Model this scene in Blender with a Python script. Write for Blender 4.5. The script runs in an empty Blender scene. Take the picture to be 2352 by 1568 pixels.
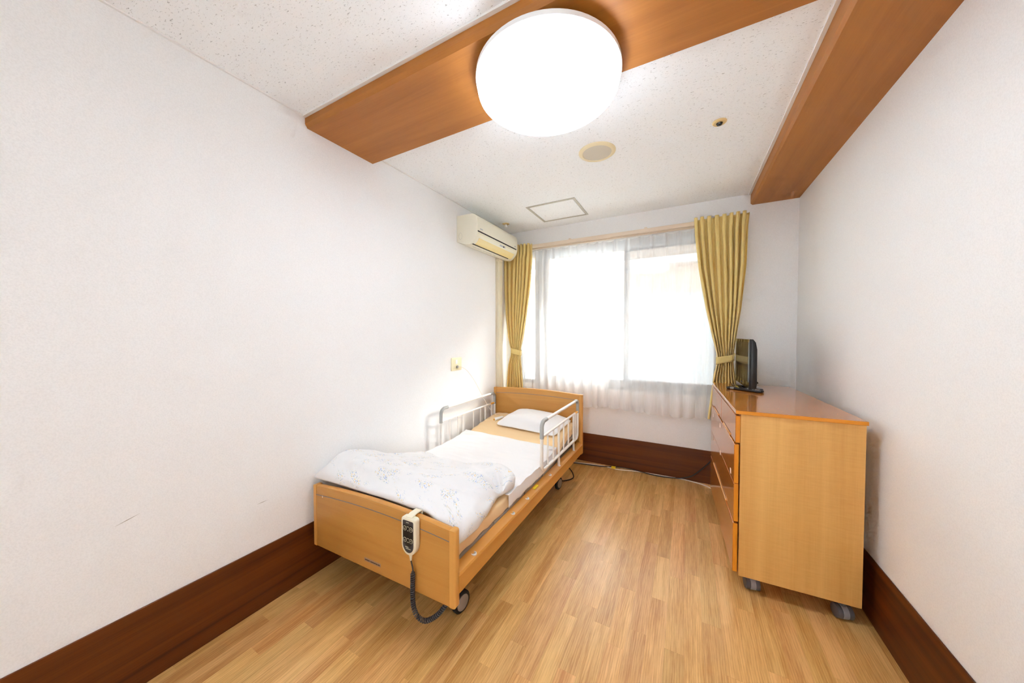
import bpy, bmesh, math, random
from mathutils import Vector, Matrix, noise as mnoise
R = math.radians
PI = math.pi
random.seed(7)
sc = bpy.context.scene
C = sc.collection

# ------------------------------------------------------------------ camera
cam_d = bpy.data.cameras.new('camera'); cam = bpy.data.objects.new('camera', cam_d); C.objects.link(cam)
cam_d.sensor_fit = 'HORIZONTAL'; cam_d.sensor_width = 36.0
cam_d.lens = 742.403 * 36.0 / 2352.0
cam_d.clip_start = 0.02
cam.location = (0, 0, 1.375)
cam.rotation_euler = (PI / 2 - 0.02401, 0, 0.49388)
sc.camera = cam

# ------------------------------------------------------------------ world, sun, exposure
world = bpy.data.worlds.new('world'); sc.world = world; world.use_nodes = True
bg = world.node_tree.nodes['Background']
bg.inputs['Color'].default_value = (0.86, 0.94, 1.0, 1); bg.inputs['Strength'].default_value = 11.5
sun_d = bpy.data.lights.new('sun', 'SUN'); sun_d.energy = 9.0; sun_d.angle = R(12); sun_d.color = (1, 0.95, 0.88)
sun = bpy.data.objects.new('sun', sun_d); C.objects.link(sun)
sun.location = (3, 8, 6)
sun.rotation_euler = Vector((-0.52, -0.74, -0.42)).to_track_quat('-Z', 'Y').to_euler()
LAMP_STRENGTH = 15.0
vs = sc.view_settings
sc.display_settings.display_device = 'sRGB'
vs.view_transform = 'Standard'; vs.look = 'None'; vs.gamma = 1.0; vs.exposure = 0.20
vs.use_curve_mapping = False
sc.cycles.use_denoising = True
sc.cycles.max_bounces = 8; sc.cycles.diffuse_bounces = 6; sc.cycles.glossy_bounces = 3
sc.cycles.transparent_max_bounces = 10; sc.cycles.transmission_bounces = 4
sc.cycles.use_adaptive_sampling = True; sc.cycles.adaptive_threshold = 0.17; sc.cycles.adaptive_min_samples = 14
sc.cycles.sample_clamp_indirect = 8.0
sc.cycles.caustics_reflective = False; sc.cycles.caustics_refractive = False

# ------------------------------------------------------------------ room dimensions (metres, measured from the photo)
XL, XR, YB, YF, ZC = -1.863, 0.797, 3.4325, -1.5, 2.571
BBH = 0.305

# ------------------------------------------------------------------ materials
def srgb(r, g, b):
    f = lambda c: (c / 255 / 12.92) if c / 255 <= 0.04045 else ((c / 255 + 0.055) / 1.055) ** 2.4
    return (f(r), f(g), f(b), 1.0)

def new_mat(name):
    m = bpy.data.materials.new(name); m.use_nodes = True
    nt = m.node_tree; p = nt.nodes['Principled BSDF']
    return m, nt, p

def plain(name, col, rough=0.5, metal=0.0, spec=0.5, sheen=0.0, coat=0.0, bump=0.0, bscale=400.0, var=0.0):
    m, nt, p = new_mat(name)
    p.inputs['Base Color'].default_value = col
    p.inputs['Roughness'].default_value = rough
    p.inputs['Metallic'].default_value = metal
    p.inputs['Specular IOR Level'].default_value = spec
    if coat: p.inputs['Coat Weight'].default_value = coat; p.inputs['Coat Roughness'].default_value = 0.08
    if sheen: p.inputs['Sheen Weight'].default_value = sheen
    tc = nt.nodes.new('ShaderNodeTexCoord')
    n = nt.nodes.new('ShaderNodeTexNoise'); n.inputs['Scale'].default_value = bscale; n.inputs['Detail'].default_value = 3
    nt.links.new(tc.outputs['Object'], n.inputs['Vector'])
    if bump:
        b = nt.nodes.new('ShaderNodeBump'); b.inputs['Strength'].default_value = bump; b.inputs['Distance'].default_value = 0.002
        nt.links.new(n.outputs['Fac'], b.inputs['Height']); nt.links.new(b.outputs['Normal'], p.inputs['Normal'])
    if var:
        n2 = nt.nodes.new('ShaderNodeTexNoise'); n2.inputs['Scale'].default_value = 6; nt.links.new(tc.outputs['Object'], n2.inputs['Vector'])
        mx = nt.nodes.new('ShaderNodeMix'); mx.data_type = 'RGBA'
        mx.inputs['A'].default_value = tuple(c * (1 - var) for c in col[:3]) + (1,); mx.inputs['B'].default_value = tuple(min(1, c * (1 + var)) for c in col[:3]) + (1,)
        nt.links.new(n2.outputs['Fac'], mx.inputs['Factor']); nt.links.new(mx.outputs['Result'], p.inputs['Base Color'])
    return m

def wood(name, dark, light, axis='X', grain=60.0, stretch=0.04, rough=0.4, coat=0.0, spec=0.5, contrast=(0.3, 0.72), fine=0.35, cross=False, rand=False):
    """veneer: fine streaks running along one object axis"""
    m, nt, p = new_mat(name)
    N, L = nt.nodes, nt.links
    tc = N.new('ShaderNodeTexCoord'); mp = N.new('ShaderNodeMapping')
    s = {'X': (stretch, 1, 1), 'Y': (1, stretch, 1), 'Z': (1, 1, stretch)}[axis]
    mp.inputs['Scale'].default_value = s
    vec = tc.outputs['Object']
    if rand:
        oi = N.new('ShaderNodeObjectInfo'); ad = N.new('ShaderNodeVectorMath'); ad.operation = 'ADD'
        mu = N.new('ShaderNodeMath'); mu.operation = 'MULTIPLY'; mu.inputs[1].default_value = 37.0
        L.new(oi.outputs['Random'], mu.inputs[0]); L.new(vec, ad.inputs[0]); L.new(mu.outputs[0], ad.inputs[1]); vec = ad.outputs[0]
    L.new(vec, mp.inputs['Vector'])
    n1 = N.new('ShaderNodeTexNoise'); n1.inputs['Scale'].default_value = grain * 0.22; n1.inputs['Detail'].default_value = 5; n1.inputs['Distortion'].default_value = 0.6
    n2 = N.new('ShaderNodeTexNoise'); n2.inputs['Scale'].default_value = grain * 2.4; n2.inputs['Detail'].default_value = 4; n2.inputs['Roughness'].default_value = 0.7
    L.new(mp.outputs[0], n1.inputs['Vector']); L.new(mp.outputs[0], n2.inputs['Vector'])
    mix = N.new('ShaderNodeMath'); mix.operation = 'MULTIPLY_ADD'; mix.inputs[1].default_value = fine
    sub = N.new('ShaderNodeMath'); sub.operation = 'SUBTRACT'; sub.inputs[1].default_value = 0.5
    L.new(n2.outputs['Fac'], sub.inputs[0]); L.new(sub.outputs[0], mix.inputs[0]); L.new(n1.outputs['Fac'], mix.inputs[2])
    fac = mix.outputs[0]
    if cross:
        mp2 = N.new('ShaderNodeMapping'); s2 = {'X': (1, 0.12, 0.12), 'Y': (0.12, 1, 0.12), 'Z': (0.12, 0.12, 1)}[axis]; mp2.inputs['Scale'].default_value = s2
        n3 = N.new('ShaderNodeTexNoise'); n3.inputs['Scale'].default_value = 120; n3.inputs['Detail'].default_value = 2
        L.new(vec, mp2.inputs['Vector']); L.new(mp2.outputs[0], n3.inputs['Vector'])
        s3 = N.new('ShaderNodeMath'); s3.operation = 'SUBTRACT'; s3.inputs[1].default_value = 0.5; L.new(n3.outputs['Fac'], s3.inputs[0])
        a3 = N.new('ShaderNodeMath'); a3.operation = 'MULTIPLY_ADD'; a3.inputs[1].default_value = 0.35
        L.new(s3.outputs[0], a3.inputs[0]); L.new(fac, a3.inputs[2]); fac = a3.outputs[0]
    if rand:   # growth rings that draw out into flame shapes
        mp4 = N.new('ShaderNodeMapping'); mp4.inputs['Scale'].default_value = (1, 0.10, 1); L.new(vec, mp4.inputs['Vector'])
        wv = N.new('ShaderNodeTexWave'); wv.wave_type = 'BANDS'; wv.bands_direction = 'X'; wv.inputs['Scale'].default_value = 34; wv.inputs['Distortion'].default_value = 7.0
        wv.inputs['Detail'].default_value = 2; wv.inputs['Detail Scale'].default_value = 1.2; L.new(mp4.outputs[0], wv.inputs['Vector'])
        s4 = N.new('ShaderNodeMath'); s4.operation = 'SUBTRACT'; s4.inputs[1].default_value = 0.55; L.new(wv.outputs['Fac'], s4.inputs[0])
        a4 = N.new('ShaderNodeMath'); a4.operation = 'MULTIPLY_ADD'; a4.inputs[1].default_value = 0.12
        L.new(s4.outputs[0], a4.inputs[0]); L.new(fac, a4.inputs[2]); fac = a4.outputs[0]
    cr = N.new('ShaderNodeValToRGB'); cr.color_ramp.elements[0].position = contrast[0]; cr.color_ramp.elements[1].position = contrast[1]
    cr.color_ramp.elements[0].color = dark; cr.color_ramp.elements[1].color = light
    L.new(fac, cr.inputs['Fac'])
    col = cr.outputs['Color']
    if rand:
        hs = N.new('ShaderNodeHueSaturation'); mr = N.new('ShaderNodeMapRange'); mr.inputs['To Min'].default_value = 0.90; mr.inputs['To Max'].default_value = 1.05
        mu2 = N.new('ShaderNodeMath'); mu2.operation = 'MULTIPLY'; mu2.inputs[1].default_value = 7.31
        fr = N.new('ShaderNodeMath'); fr.operation = 'FRACT'
        L.new(oi.outputs['Random'], mr.inputs['Value']); L.new(mr.outputs[0], hs.inputs['Value']); L.new(col, hs.inputs['Color'])
        L.new(oi.outputs['Random'], mu2.inputs[0]); L.new(mu2.outputs[0], fr.inputs[0])
        mr2 = N.new('ShaderNodeMapRange'); mr2.inputs['To Min'].default_value = 0.493; mr2.inputs['To Max'].default_value = 0.504
        L.new(fr.outputs[0], mr2.inputs['Value']); L.new(mr2.outputs[0], hs.inputs['Hue'])
        col = hs.outputs['Color']
    L.new(col, p.inputs['Base Color'])
    p.inputs['Roughness'].default_value = rough; p.inputs['Specular IOR Level'].default_value = spec
    if coat: p.inputs['Coat Weight'].default_value = coat; p.inputs['Coat Roughness'].default_value = 0.06
    return m

def wallpaper():
    m, nt, p = new_mat('wallpaper'); N, L = nt.nodes, nt.links
    tc = N.new('ShaderNodeTexCoord'); n = N.new('ShaderNodeTexNoise'); n.inputs['Scale'].default_value = 210; n.inputs['Detail'].default_value = 2; n.inputs['Roughness'].default_value = 0.6
    L.new(tc.outputs['Object'], n.inputs['Vector'])
    b = N.new('ShaderNodeBump'); b.inputs['Strength'].default_value = 0.14; b.inputs['Distance'].default_value = 0.002
    L.new(n.outputs['Fac'], b.inputs['Height']); L.new(b.outputs['Normal'], p.inputs['Normal'])
    cr = N.new('ShaderNodeValToRGB'); cr.color_ramp.elements[0].color = (0.825, 0.815, 0.805, 1); cr.color_ramp.elements[1].color = (0.88, 0.87, 0.86, 1)
    cr.color_ramp.elements[0].position = 0.3; cr.color_ramp.elements[1].position = 0.6
    L.new(n.outputs['Fac'], cr.inputs['Fac']); L.new(cr.outputs['Color'], p.inputs['Base Color'])
    p.inputs['Roughness'].default_value = 0.75; p.inputs['Specular IOR Level'].default_value = 0.25
    return m

def ceiling_board():
    """rock-wool board: white with small dark fissures"""
    m, nt, p = new_mat('ceiling_board'); N, L = nt.nodes, nt.links
    tc = N.new('ShaderNodeTexCoord'); mp = N.new('ShaderNodeMapping'); mp.inputs['Scale'].default_value = (0.42, 1, 1)
    n = N.new('ShaderNodeTexNoise'); n.inputs['Scale'].default_value = 190; n.inputs['Detail'].default_value = 2; n.inputs['Roughness'].default_value = 0.6; n.inputs['Distortion'].default_value = 0.8
    n2 = N.new('ShaderNodeTexNoise'); n2.inputs['Scale'].default_value = 260; n2.inputs['Detail'].default_value = 2
    L.new(tc.outputs['Object'], mp.inputs['Vector']); L.new(mp.outputs[0], n.inputs['Vector']); L.new(tc.outputs['Object'], n2.inputs['Vector'])
    cr = N.new('ShaderNodeValToRGB'); e = cr.color_ramp.elements
    e[0].position = 0.30; e[0].color = (0.54, 0.54, 0.54, 1); e[1].position = 0.37; e[1].color = (0.93, 0.945, 0.955, 1)
    L.new(n.outputs['Fac'], cr.inputs['Fac'])
    cr2 = N.new('ShaderNodeValToRGB'); cr2.color_ramp.elements[0].position = 0.27; cr2.color_ramp.elements[0].color = (0.7, 0.7, 0.7, 1); cr2.color_ramp.elements[1].position = 0.33
    L.new(n2.outputs['Fac'], cr2.inputs['Fac'])
    mx = N.new('ShaderNodeMix'); mx.data_type = 'RGBA'; mx.blend_type = 'MULTIPLY'; mx.inputs['Factor'].default_value = 1
    L.new(cr.outputs['Color'], mx.inputs['A']); L.new(cr2.outputs['Color'], mx.inputs['B'])
    L.new(mx.outputs['Result'], p.inputs['Base Color'])
    b = N.new('ShaderNodeBump'); b.inputs['Strength'].default_value = 0.3; b.inputs['Distance'].default_value = 0.002
    L.new(n.outputs['Fac'], b.inputs['Height']); L.new(b.outputs['Normal'], p.inputs['Normal'])
    p.inputs['Roughness'].default_value = 0.9; p.inputs['Specular IOR Level'].default_value = 0.1
    return m

def emission(name, col, strength):
    m, nt, p = new_mat(name); N, L = nt.nodes, nt.links
    p.inputs['Base Color'].default_value = (0.9, 0.9, 0.9, 1)
    p.inputs['Emission Color'].default_value = col; p.inputs['Emission Strength'].default_value = strength
    return m

def sheer(name, transp, col=(0.97, 0.96, 0.955, 1)):
    m, nt, p = new_mat(name); N, L = nt.nodes, nt.links
    N.remove(p); out = N['Material Output']
    tr = N.new('ShaderNodeBsdfTransparent'); tl = N.new('ShaderNodeBsdfTranslucent'); df = N.new('ShaderNodeBsdfDiffuse')
    tl.inputs['Color'].default_value = col; df.inputs['Color'].default_value = col
    m1 = N.new('ShaderNodeMixShader'); m1.inputs['Fac'].default_value = 0.5; L.new(tl.outputs[0], m1.inputs[1]); L.new(df.outputs[0], m1.inputs[2])
    tc = N.new('ShaderNodeTexCoord'); mp = N.new('ShaderNodeMapping'); mp.inputs['Scale'].default_value = (500, 500, 8)
    n = N.new('ShaderNodeTexNoise'); n.inputs['Scale'].default_value = 1; L.new(tc.outputs['Object'], mp.inputs['Vector']); L.new(mp.outputs[0], n.inputs['Vector'])
    mr = N.new('ShaderNodeMapRange'); mr.inputs['To Min'].default_value = transp - 0.12; mr.inputs['To Max'].default_value = transp + 0.12
    L.new(n.outputs['Fac'], mr.inputs['Value'])
    m2 = N.new('ShaderNodeMixShader'); L.new(mr.outputs[0], m2.inputs['Fac']); L.new(m1.outputs[0], m2.inputs[1]); L.new(tr.outputs[0], m2.inputs[2])
    L.new(m2.outputs[0], out.inputs['Surface'])
    return m

def glass():
    m, nt, p = new_mat('window_glass'); N, L = nt.nodes, nt.links
    N.remove(p); out = N['Material Output']
    tr = N.new('ShaderNodeBsdfTransparent'); tr.inputs['Color'].default_value = (0.95, 0.97, 0.97, 1)
    gl = N.new('ShaderNodeBsdfGlossy'); gl.inputs['Roughness'].default_value = 0.02
    mx = N.new('ShaderNodeMixShader'); mx.inputs['Fac'].default_value = 0.06
    L.new(tr.outputs[0], mx.inputs[1]); L.new(gl.outputs[0], mx.inputs[2]); L.new(mx.outputs[0], out.inputs['Surface'])
    return m

def curtain_fabric():
    m, nt, p = new_mat('gold_curtain'); N, L = nt.nodes, nt.links
    tc = N.new('ShaderNodeTexCoord'); mp = N.new('ShaderNodeMapping'); mp.inputs['Scale'].default_value = (300, 300, 30)
    n = N.new('ShaderNodeTexNoise'); n.inputs['Scale'].default_value = 1; n.inputs['Detail'].default_value = 2
    L.new(tc.outputs['Object'], mp.inputs['Vector']); L.new(mp.outputs[0], n.inputs['Vector'])
    cr = N.new('ShaderNodeValToRGB'); cr.color_ramp.elements[0].color = srgb(242, 212, 126); cr.color_ramp.elements[1].color = srgb(254, 236, 166)
    L.new(n.outputs['Fac'], cr.inputs['Fac']); L.new(cr.outputs['Color'], p.inputs['Base Color'])
    p.inputs['Roughness'].default_value = 0.6; p.inputs['Sheen Weight'].default_value = 0.3; p.inputs['Specular IOR Level'].default_value = 0.3
    # a little daylight comes through the weave
    out = N['Material Output']; tl = N.new('ShaderNodeBsdfTranslucent'); L.new(cr.outputs['Color'], tl.inputs['Color'])
    mx = N.new('ShaderNodeMixShader'); mx.inputs['Fac'].default_value = 0.24
    L.new(p.outputs[0], mx.inputs[1]); L.new(tl.outputs[0], mx.inputs[2]); L.new(mx.outputs[0], out.inputs['Surface'])
    return m

def floral():
    """white cotton printed with small blue, grey-green and yellow flower sprigs"""
    m, nt, p = new_mat('floral_cotton'); N, L = nt.nodes, nt.links
    uv = N.new('ShaderNodeTexCoord'); vec = uv.outputs['UV']
    # sprig clusters: cell centres about 9 cm apart
    vc = N.new('ShaderNodeTexVoronoi'); vc.inputs['Scale'].default_value = 9.5; vc.inputs['Randomness'].default_value = 0.55
    dn = N.new('ShaderNodeTexNoise'); dn.inputs['Scale'].default_value = 26; dn.inputs['Detail'].default_value = 1; L.new(vec, dn.inputs['Vector'])
    dm = N.new('ShaderNodeMix'); dm.data_type = 'RGBA'; dm.blend_type = 'LINEAR_LIGHT'; dm.inputs['Factor'].default_value = 0.035; L.new(vec, dm.inputs['A']); L.new(dn.outputs['Color'], dm.inputs['B'])
    L.new(dm.outputs['Result'], vc.inputs['Vector'])
    clus = N.new('ShaderNodeValToRGB'); clus.color_ramp.elements[0].position = 0.30; clus.color_ramp.elements[0].color = (1, 1, 1, 1)
    clus.color_ramp.elements[1].position = 0.50; clus.color_ramp.elements[1].color = (0, 0, 0, 1); L.new(vc.outputs['Distance'], clus.inputs['Fac'])
    def dots(scale, thr, off):
        mp = N.new('ShaderNodeMapping'); mp.inputs['Location'].default_value = (off, off * 1.7, 0); L.new(vec, mp.inputs['Vector'])
        v = N.new('ShaderNodeTexVoronoi'); v.inputs['Scale'].default_value = scale; v.inputs['Randomness'].default_value = 1; L.new(mp.outputs[0], v.inputs['Vector'])
        r = N.new('ShaderNodeValToRGB'); r.color_ramp.elements[0].position = thr; r.color_ramp.elements[0].color = (1, 1, 1, 1)
        r.color_ramp.elements[1].position = thr + 0.05; r.color_ramp.elements[1].color = (0, 0, 0, 1); L.new(v.outputs['Distance'], r.inputs['Fac'])
        mu = N.new('ShaderNodeMath'); mu.operation = 'MULTIPLY'; L.new(r.outputs['Color'], mu.inputs[0]); L.new(clus.outputs['Color'], mu.inputs[1])
        return mu.outputs[0]
    base = (0.81, 0.80, 0.795, 1)
    prev = None
    for scale, thr, off, col in ((105, 0.24, 0.3, srgb(190, 200, 188)), (84, 0.23, 1.9, srgb(164, 184, 222)), (62, 0.20, 3.1, srgb(240, 210, 150)), (120, 0.16, 4.7, srgb(166, 176, 166))):
        f = dots(scale, thr, off)
        mx = N.new('ShaderNodeMix'); mx.data_type = 'RGBA'; L.new(f, mx.inputs['Factor'])
        if prev is None: mx.inputs['A'].default_value = base
        else: L.new(prev, mx.inputs['A'])
        mx.inputs['B'].default_value = col; prev = mx.outputs['Result']
    L.new(prev, p.inputs['Base Color'])
    p.inputs['Roughness'].default_value = 0.85; p.inputs['Specular IOR Level'].default_value = 0.15; p.inputs['Sheen Weight'].default_value = 0.15
    return m

M = {}
M['wall'] = wallpaper()
M['ceiling'] = ceiling_board()
M['beam_x'] = wood('beam_veneer_across', srgb(160, 97, 34), srgb(188, 122, 50), 'X', 70, 0.05, 0.5, contrast=(0.25, 0.8))
M['beam_y'] = wood('beam_veneer_along', srgb(160, 97, 34), srgb(188, 122, 50), 'Y', 70, 0.05, 0.5, contrast=(0.25, 0.8))
M['base_y'] = wood('dark_baseboard_along', srgb(66, 29, 4), srgb(114, 58, 14), 'Y', 90, 0.02, 0.45, spec=0.35)
M['base_x'] = wood('dark_baseboard_across', srgb(66, 29, 4), srgb(114, 58, 14), 'X', 90, 0.02, 0.45, spec=0.35)
M['floor'] = wood('oak_plank', srgb(194, 138, 70), srgb(236, 190, 120), 'Y', 55, 0.06, 0.31, spec=0.75, contrast=(0.26, 0.70), fine=0.8, rand=True)
M['floor_base'] = plain('floor_underlay', srgb(150, 98, 50), 0.6)
M['bed_x'] = wood('bed_veneer_across', srgb(190, 131, 60), srgb(205, 150, 76), 'X', 80, 0.03, 0.42, contrast=(0.25, 0.8))
M['bed_y'] = wood('bed_veneer_along', srgb(205, 140, 60), srgb(218, 158, 76), 'Y', 60, 0.03, 0.36, contrast=(0.25, 0.8))
M['bed_edge'] = wood('bed_edge_veneer', srgb(208, 148, 72), srgb(224, 168, 90), 'Z', 60, 0.03, 0.36, contrast=(0.25, 0.8))
M['chest_side'] = wood('chest_side_veneer', srgb(212, 156, 80), srgb(234, 184, 106), 'Z', 70, 0.03, 0.42, contrast=(0.2, 0.85), cross=True)
M['chest_front'] = plain('chest_lacquer_front', srgb(192, 112, 36), 0.16, spec=0.6, coat=0.6, var=0.06)
M['chest_edge'] = plain('chest_orange_edge', srgb(222, 140, 30), 0.32, var=0.05)
M['chest_top'] = plain('chest_lacquer_top', srgb(196, 120, 44), 0.14, spec=0.6, coat=0.6, var=0.06)
M['recess'] = plain('handle_recess_brown', srgb(96, 48, 14), 0.6)
M['lip'] = plain('handle_lip_wood', srgb(226, 160, 84), 0.35)
M['white'] = plain('white_plastic', (0.85, 0.85, 0.84, 1), 0.4)
M['trim_white'] = plain('trim_white', (0.83, 0.82, 0.80, 1), 0.5)
M['cream'] = plain('cream_plastic', srgb(232, 224, 198), 0.4)
M['aircon'] = plain('aircon_ivory', srgb(232, 226, 206), 0.38)
M['louver'] = plain('aircon_louver_yellowed', srgb(236, 214, 150), 0.38)
M['duct'] = plain('duct_ivory', srgb(226, 216, 190), 0.45)
M['outletc'] = plain('outlet_ivory', srgb(238, 228, 190), 0.4)
M['detector'] = plain('aged_ivory', srgb(226, 196, 138), 0.45)
M['black'] = plain('black_plastic', srgb(22, 20, 20), 0.35)
M['black_gloss'] = plain('black_gloss', srgb(16, 15, 15), 0.06, coat=0.4)
M['dark'] = plain('dark_slot', srgb(24, 18, 14), 0.8)
M['screen'] = plain('tv_screen', srgb(40, 40, 38), 0.12, spec=0.6)
M['rubber'] = plain('black_rubber', srgb(26, 25, 25), 0.6)
M['hub'] = plain('caster_hub_grey', srgb(150, 140, 130), 0.5)
M['caster_grey'] = plain('caster_grey', srgb(150, 148, 150), 0.4)
M['caster_dark'] = plain('caster_dark', srgb(98, 94, 95), 0.6, bump=0.2)
M['steel'] = plain('painted_frame_grey', srgb(150, 140, 128), 0.45, spec=0.4)
M['platform'] = plain('platform_grey', srgb(168, 160, 150), 0.5)
M['guard'] = plain('guard_white_tube', srgb(236, 230, 222), 0.3)
M['guard_joint'] = plain('guard_grey_joint', srgb(168, 168, 164), 0.45)
M['orange'] = plain('orange_sticker', srgb(240, 170, 60), 0.45)
M['ring'] = plain('socket_ring', srgb(226, 222, 218), 0.35)
M['beige'] = plain('beige_fitted_sheet', srgb(243, 210, 160), 0.85, spec=0.15, sheen=0.2, bump=0.1, bscale=300)
M['sheet'] = plain('white_cotton', (0.86, 0.845, 0.84, 1), 0.85, spec=0.15, sheen=0.15, bump=0.05, bscale=400)
M['floral'] = floral()
M['sheer'] = sheer('sheer_voile', 0.42)
M['sheer_band'] = sheer('sheer_voile_double', 0.40)
M['curtain'] = curtain_fabric()
M['rail'] = plain('rail_cream', srgb(226, 208, 186), 0.4)
M['alu'] = plain('window_aluminium', srgb(120, 120, 122), 0.4, metal=0.3)
M['glass'] = glass()
M['screen_mesh'] = sheer('insect_screen', 0.46, (0.30, 0.32, 0.34, 1))
M['grille'] = plain('speaker_grille', srgb(206, 196, 176), 0.6, bump=0.3, bscale=900)
M['speaker_rim'] = plain('speaker_rim_ivory', srgb(234, 218, 178), 0.4)
M['hatch'] = plain('hatch_frame_grey', srgb(190, 186, 174), 0.4, metal=0.4)
M['stripe'] = plain('grey_inlay', srgb(128, 124, 126), 0.4)
M['plate'] = plain('grey_plate', srgb(164, 132, 108), 0.4)
M['ink'] = plain('dark_ink', srgb(84, 62, 52), 0.6)
M['ink_grey'] = plain('grey_ink', srgb(176, 176, 178), 0.6)
M['button'] = plain('pale_print', srgb(196, 194, 170), 0.5)
M['cordgrey'] = plain('cord_dark_grey', srgb(66, 64, 66), 0.5)
M['cordblack'] = plain('cord_black', srgb(24, 20, 18), 0.45)
M['cordwhite'] = plain('cord_white', srgb(232, 220, 204), 0.45)
M['yellow'] = plain('yellow_tag', srgb(236, 206, 40), 0.5)
M['silver'] = plain('silver_plastic', srgb(150, 142, 138), 0.35, metal=0.3)
M['sticker'] = plain('white_sticker', srgb(240, 226, 214), 0.5)
M['facade'] = plain('facade_peach', srgb(226, 190, 160), 0.8, bump=0.2, bscale=40)
M['facade_low'] = plain('facade_pale_blue', srgb(206, 214, 218), 0.7)
M['fence'] = plain('fence_grey', srgb(196, 200, 202), 0.6)
M['ground'] = plain('concrete_yard', srgb(222, 220, 214), 0.9, bump=0.2, bscale=30)
M['scuff'] = plain('scuff', srgb(150, 138, 126), 0.9)
M['lamp'] = emission('lamp_diffuser', (0.865, 0.985, 1.13, 1), LAMP_STRENGTH)

# ------------------------------------------------------------------ geometry helpers
class G:
    def __init__(s): s.v = []; s.f = []; s.uv = None
    def add(s, vs_, fs):
        o = len(s.v); s.v += [tuple(v) for v in vs_]; s.f += [tuple(i + o for i in f) for f in fs]; return s
    def bm(s, b):
        b.verts.index_update(); s.add([v.co[:] for v in b.verts], [[v.index for v in f.verts] for f in b.faces]); b.free(); return s
    def box(s, a, b_, bev=0.0, seg=2):
        b = bmesh.new(); bmesh.ops.create_cube(b, size=1)
        for v in b.verts: v.co = Vector([(a[i] + b_[i]) / 2 + v.co[i] * (b_[i] - a[i]) for i in range(3)])
        if bev: bmesh.ops.bevel(b, geom=b.edges[:], offset=bev, segments=seg, affect='EDGES', profile=0.5)
        return s.bm(b)
    def tube(s, path, r, n=8, closed=False, cap=True):
        P = [Vector(p) for p in path]; k = len(P); rr = r if isinstance(r, (list, tuple)) else [r] * k
        rings = []; up = None
        for i in range(k):
            a = P[(i - 1) % k] if (i > 0 or closed) else P[i]; c = P[(i + 1) % k] if (i < k - 1 or closed) else P[i]
            t = (c - a).normalized()
            if up is None:
                up = Vector((0, 0, 1)) if abs(t.z) < 0.9 else Vector((1, 0, 0))
            up = (up - t * up.dot(t)).normalized(); q = t.cross(up)
            rings.append([P[i] + up * math.cos(2 * PI * j / n) * rr[i] + q * math.sin(2 * PI * j / n) * rr[i] for j in range(n)])
        vs_ = [v for ring in rings for v in ring]; fs = []
        for i in range(k if closed else k - 1):
            for j in range(n):
                a, b2 = i * n, ((i + 1) % k) * n
                fs.append((a + j, a + (j + 1) % n, b2 + (j + 1) % n, b2 + j))
        if cap and not closed:
            fs.append(tuple(range(n))[::-1]); fs.append(tuple(range((k - 1) * n, k * n)))
        return s.add(vs_, fs)
    def cyl(s, p0, p1, r, n=20, bev=0.0):
        p0, p1 = Vector(p0), Vector(p1); d = (p1 - p0)
        if bev:
            u = d.normalized()
            return s.tube([p0, p0 + u * 1e-4, p0 + u * bev, p1 - u * bev, p1 - u * 1e-4, p1], [r - bev, r - bev, r, r, r - bev, r - bev], n)
        return s.tube([p0, p1], r, n)
    def lathe(s, c, prof, n=32, axis='Z'):
        vs_ = []; fs = []; k = len(prof)
        for (r, h) in prof:
            for j in range(n):
                a = 2 * PI * j / n; x, y = r * math.cos(a), r * math.sin(a)
                vs_.append({'Z': (c[0] + x, c[1] + y, c[2] + h), 'X': (c[0] + h, c[1] + x, c[2] + y), 'Y': (c[0] + y, c[1] + h, c[2] + x)}[axis])
        for i in range(k - 1):
            for j in range(n): fs.append((i * n + j, i * n + (j + 1) % n, (i + 1) * n + (j + 1) % n, (i + 1) * n + j))
        fs.append(tuple(range(n))[::-1]); fs.append(tuple(range((k - 1) * n, k * n)))
        return s.add(vs_, fs)
    def prism(s, poly, axis, a0, a1, bev=0.0, seg=2):
        """extrude a polygon; axis X: poly=(y,z), Y: poly=(x,z), Z: poly=(x,y)"""
        mk_ = {'X': lambda p, a: (a, p[0], p[1]), 'Y': lambda p, a: (p[0], a, p[1]), 'Z': lambda p, a: (p[0], p[1], a)}[axis]
        b = bmesh.new(); n = len(poly)
        v0 = [b.verts.new(mk_(p, a0)) for p in poly]; v1 = [b.verts.new(mk_(p, a1)) for p in poly]
        f0 = b.faces.new(v0); f1 = b.faces.new(v1[::-1])
        for i in range(n): b.faces.new((v0[(i + 1) % n], v0[i], v1[i], v1[(i + 1) % n]))
        bmesh.ops.recalc_face_normals(b, faces=b.faces[:])
        if bev:
            es = [e for e in b.edges if (e in f0.edges or e in f1.edges)]
            bmesh.ops.bevel(b, geom=es, offset=bev, segments=seg, affect='EDGES', profile=0.5)
        return s.bm(b)
    def grid(s, fn, nu, nv, wrap_u=False):
        vs_ = [fn(i / nu, j / nv) for j in range(nv + 1) for i in range(nu + (0 if wrap_u else 1))]
        w = nu if wrap_u else nu + 1; fs = []
        for j in range(nv):
            for i in range(nu):
                i2 = (i + 1) % w
                fs.append((j * w + i, j * w + i2, (j + 1) * w + i2, (j + 1) * w + i))
        return s.add(vs_, fs)

def mesh_of(g, name, angle=35):
    me = bpy.data.meshes.new(name); me.from_pydata(g.v, [], g.f); me.update()
    b = bmesh.new(); b.from_mesh(me)
    bmesh.ops.recalc_face_normals(b, faces=b.faces[:]); b.to_mesh(me); b.free()
    if angle is not None:
        me.shade_smooth(); me.set_sharp_from_angle(angle=R(angle))
    return me

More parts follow.
